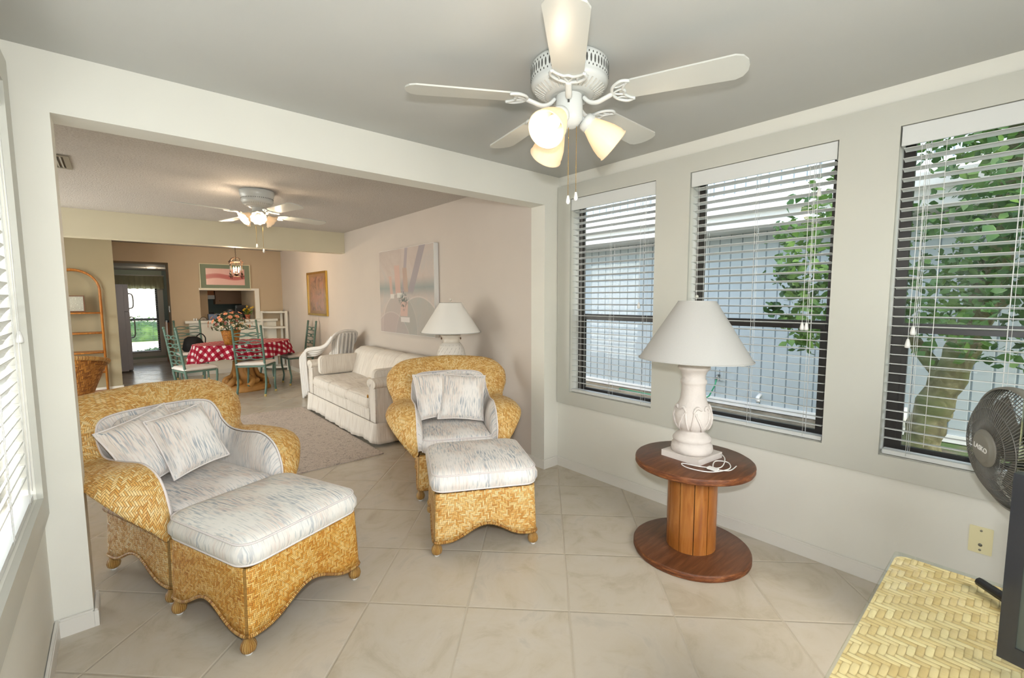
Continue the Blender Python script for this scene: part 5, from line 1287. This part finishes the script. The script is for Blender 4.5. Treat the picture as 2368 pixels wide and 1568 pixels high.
# outdoors behind the kitchen window
t = NT('lawn', .95); co = t.coord(); t.color(t.ramp(t.noise(co, 3, 5), [(.35, 'b9b488'), (.6, 'd9d3b0')]))
tag(MB().box((-14, 10.6, -.35), (10, 30, -.2)).build('ground', t.mat), 'sunny lawn beyond the kitchen window', 'ground')['kind'] = 'structure'
M['pave'] = plain('pale_paving', 'c4bcae', .9); tag(MB().box((-14, 15, -.2), (10, 18.5, -.19)).build('ground', M['pave']), 'pale pavement strip beyond the kitchen window', 'ground')['kind'] = 'structure'
def bush(lab, c, R0, n, seed, sc=(1, 1, 1)):
    rnd2 = random.Random(seed); b = MB(); t_ = thing('hedge_bush', lab, 'bush', c)
    for _ in range(n):
        v = V((rnd2.gauss(0, 1), rnd2.gauss(0, 1), rnd2.gauss(0, 1))).normalized()*R0*rnd2.uniform(.75, 1); v = V((v.x*sc[0], v.y*sc[1], abs(v.z)*sc[2])); d = V((rnd2.uniform(-1, 1), rnd2.uniform(-1, 1), rnd2.uniform(-1, 1))).normalized(); s_ = d.orthogonal().normalized(); l = .05; b.add([v-d*l, v+s_*l*.5, v+d*l, v-s_*l*.5], [(0, 1, 2, 3)])
    b.ball((0, 0, 0), R0*.8, 16, 0, sc=sc); b.build('foliage', M['treeleaf'], t_)['kind'] = 'stuff'
bush('rounded green shrub across the pavement, seen through the kitchen window', (-2.05, 20.5, -.2), .95, 700, 3, (1.6, 1, 1.0)); bush('low green hedge just outside the kitchen window', (-1.9, 12.4, -.2), .40, 500, 4, (1.9, .6, .9))
b2 = thing('neighbour_house', 'white house across the lawn beyond the kitchen window', 'house', (0, 0, 0)); MB().box((-9, 27, -.2), (-1.2, 27.3, 5)).build('house_wall', M['white'], b2); MB().box((-1.2, 26.9, -.2), (-1.0, 27.2, 5)).build('corner_board', M['white'], b2)

# ------------------------------------------------------------------ light and camera
W = bpy.data.worlds.new('sky'); S.world = W; W.use_nodes = True; wn = W.node_tree
bgn = wn.nodes['Background']; sky = wn.nodes.new('ShaderNodeTexSky'); sky.sky_type = 'NISHITA'; sky.sun_elevation = R_(48); sky.sun_rotation = R_(200); sky.sun_disc = False; sky.air_density = 1.2; sky.dust_density = 3
mxw = wn.nodes.new('ShaderNodeMix'); mxw.data_type = 'RGBA'; mxw.inputs[0].default_value = .75; wn.links.new(sky.outputs[0], mxw.inputs[6]); mxw.inputs[7].default_value = (.62, .66, .70, 1)
wn.links.new(mxw.outputs[2], bgn.inputs[0]); bgn.inputs[1].default_value = SKY
def area(name, loc, rot, sx, sy, power, col=(1, 1, 1), spread=180):
    l = bpy.data.lights.new(name, 'AREA'); l.shape = 'RECTANGLE'; l.size = sx; l.size_y = sy; l.energy = power; l.color = col; l.spread = R_(spread)
    o = bpy.data.objects.new(name, l); COL.objects.link(o); o.location = loc; o.rotation_euler = rot; return o
F_, yaw, pit, rol = 1052.557, .8554665, .0884233, -.0032974
CAM = V((-2.7256, -2.56114, 1.38718))
fw = V((cos(yaw)*cos(pit), sin(yaw)*cos(pit), -sin(pit))); rt_ = V((sin(yaw), -cos(yaw), 0)); up = rt_.cross(fw)
r2 = rt_*cos(rol)+up*sin(rol); u2 = -rt_*sin(rol)+up*cos(rol)
mw = Matrix(((r2.x, u2.x, -fw.x, CAM.x), (r2.y, u2.y, -fw.y, CAM.y), (r2.z, u2.z, -fw.z, CAM.z), (0, 0, 0, 1)))
cd_ = bpy.data.cameras.new('camera'); cam = bpy.data.objects.new('camera', cd_); COL.objects.link(cam); cam.matrix_world = mw
cd_.sensor_fit = 'HORIZONTAL'; cd_.sensor_width = 36; cd_.lens = F_/2368*36; cd_.clip_start = .02; cd_.clip_end = 200
S.camera = cam
# the camera's flash, a hand above the lens
fl = bpy.data.lights.new('camera_flash', 'AREA'); fl.shape = 'RECTANGLE'; fl.size = .09; fl.size_y = .06; fl.energy = FLASH; fl.color = (.95, .98, 1)
fo = bpy.data.objects.new('camera_flash', fl); COL.objects.link(fo); fm = mw.copy(); fm.translation = CAM+V((0, 0, .16))-fw*.02; fo.matrix_world = fm
# fill lamps added at two invented glass doors; lamps boosting left window daylight
area('added_front_fill', (-1.75, YF-.25, 1.15), (R_(-90), 0, R_(180)) if 0 else (R_(90), 0, 0), 1.6, 2.0, FILL_FRONT, (1, .98, .96))
for a, b in LW: area('daylight_left_window', (XL-.35, (a+b)/2, 1.4), (R_(90), 0, R_(-90)), .9, 1.5, DAYW, (.96, .98, 1))
area('added_living_fill', (LX-.3, 3.9, 1.15), (R_(90), 0, R_(-90)), 2.5, 2.0, FILL_LIVING, (1, .95, .88))
cy = S.cycles; cy.use_denoising = True; cy.max_bounces = 5; cy.diffuse_bounces = 3; cy.glossy_bounces = 2; cy.transmission_bounces = 3; cy.transparent_max_bounces = 12; cy.use_adaptive_sampling = True; cy.adaptive_threshold = .12; cy.adaptive_min_samples = 16; cy.caustics_reflective = False; cy.caustics_refractive = False; cy.sample_clamp_indirect = 4
S.view_settings.exposure = EXPO
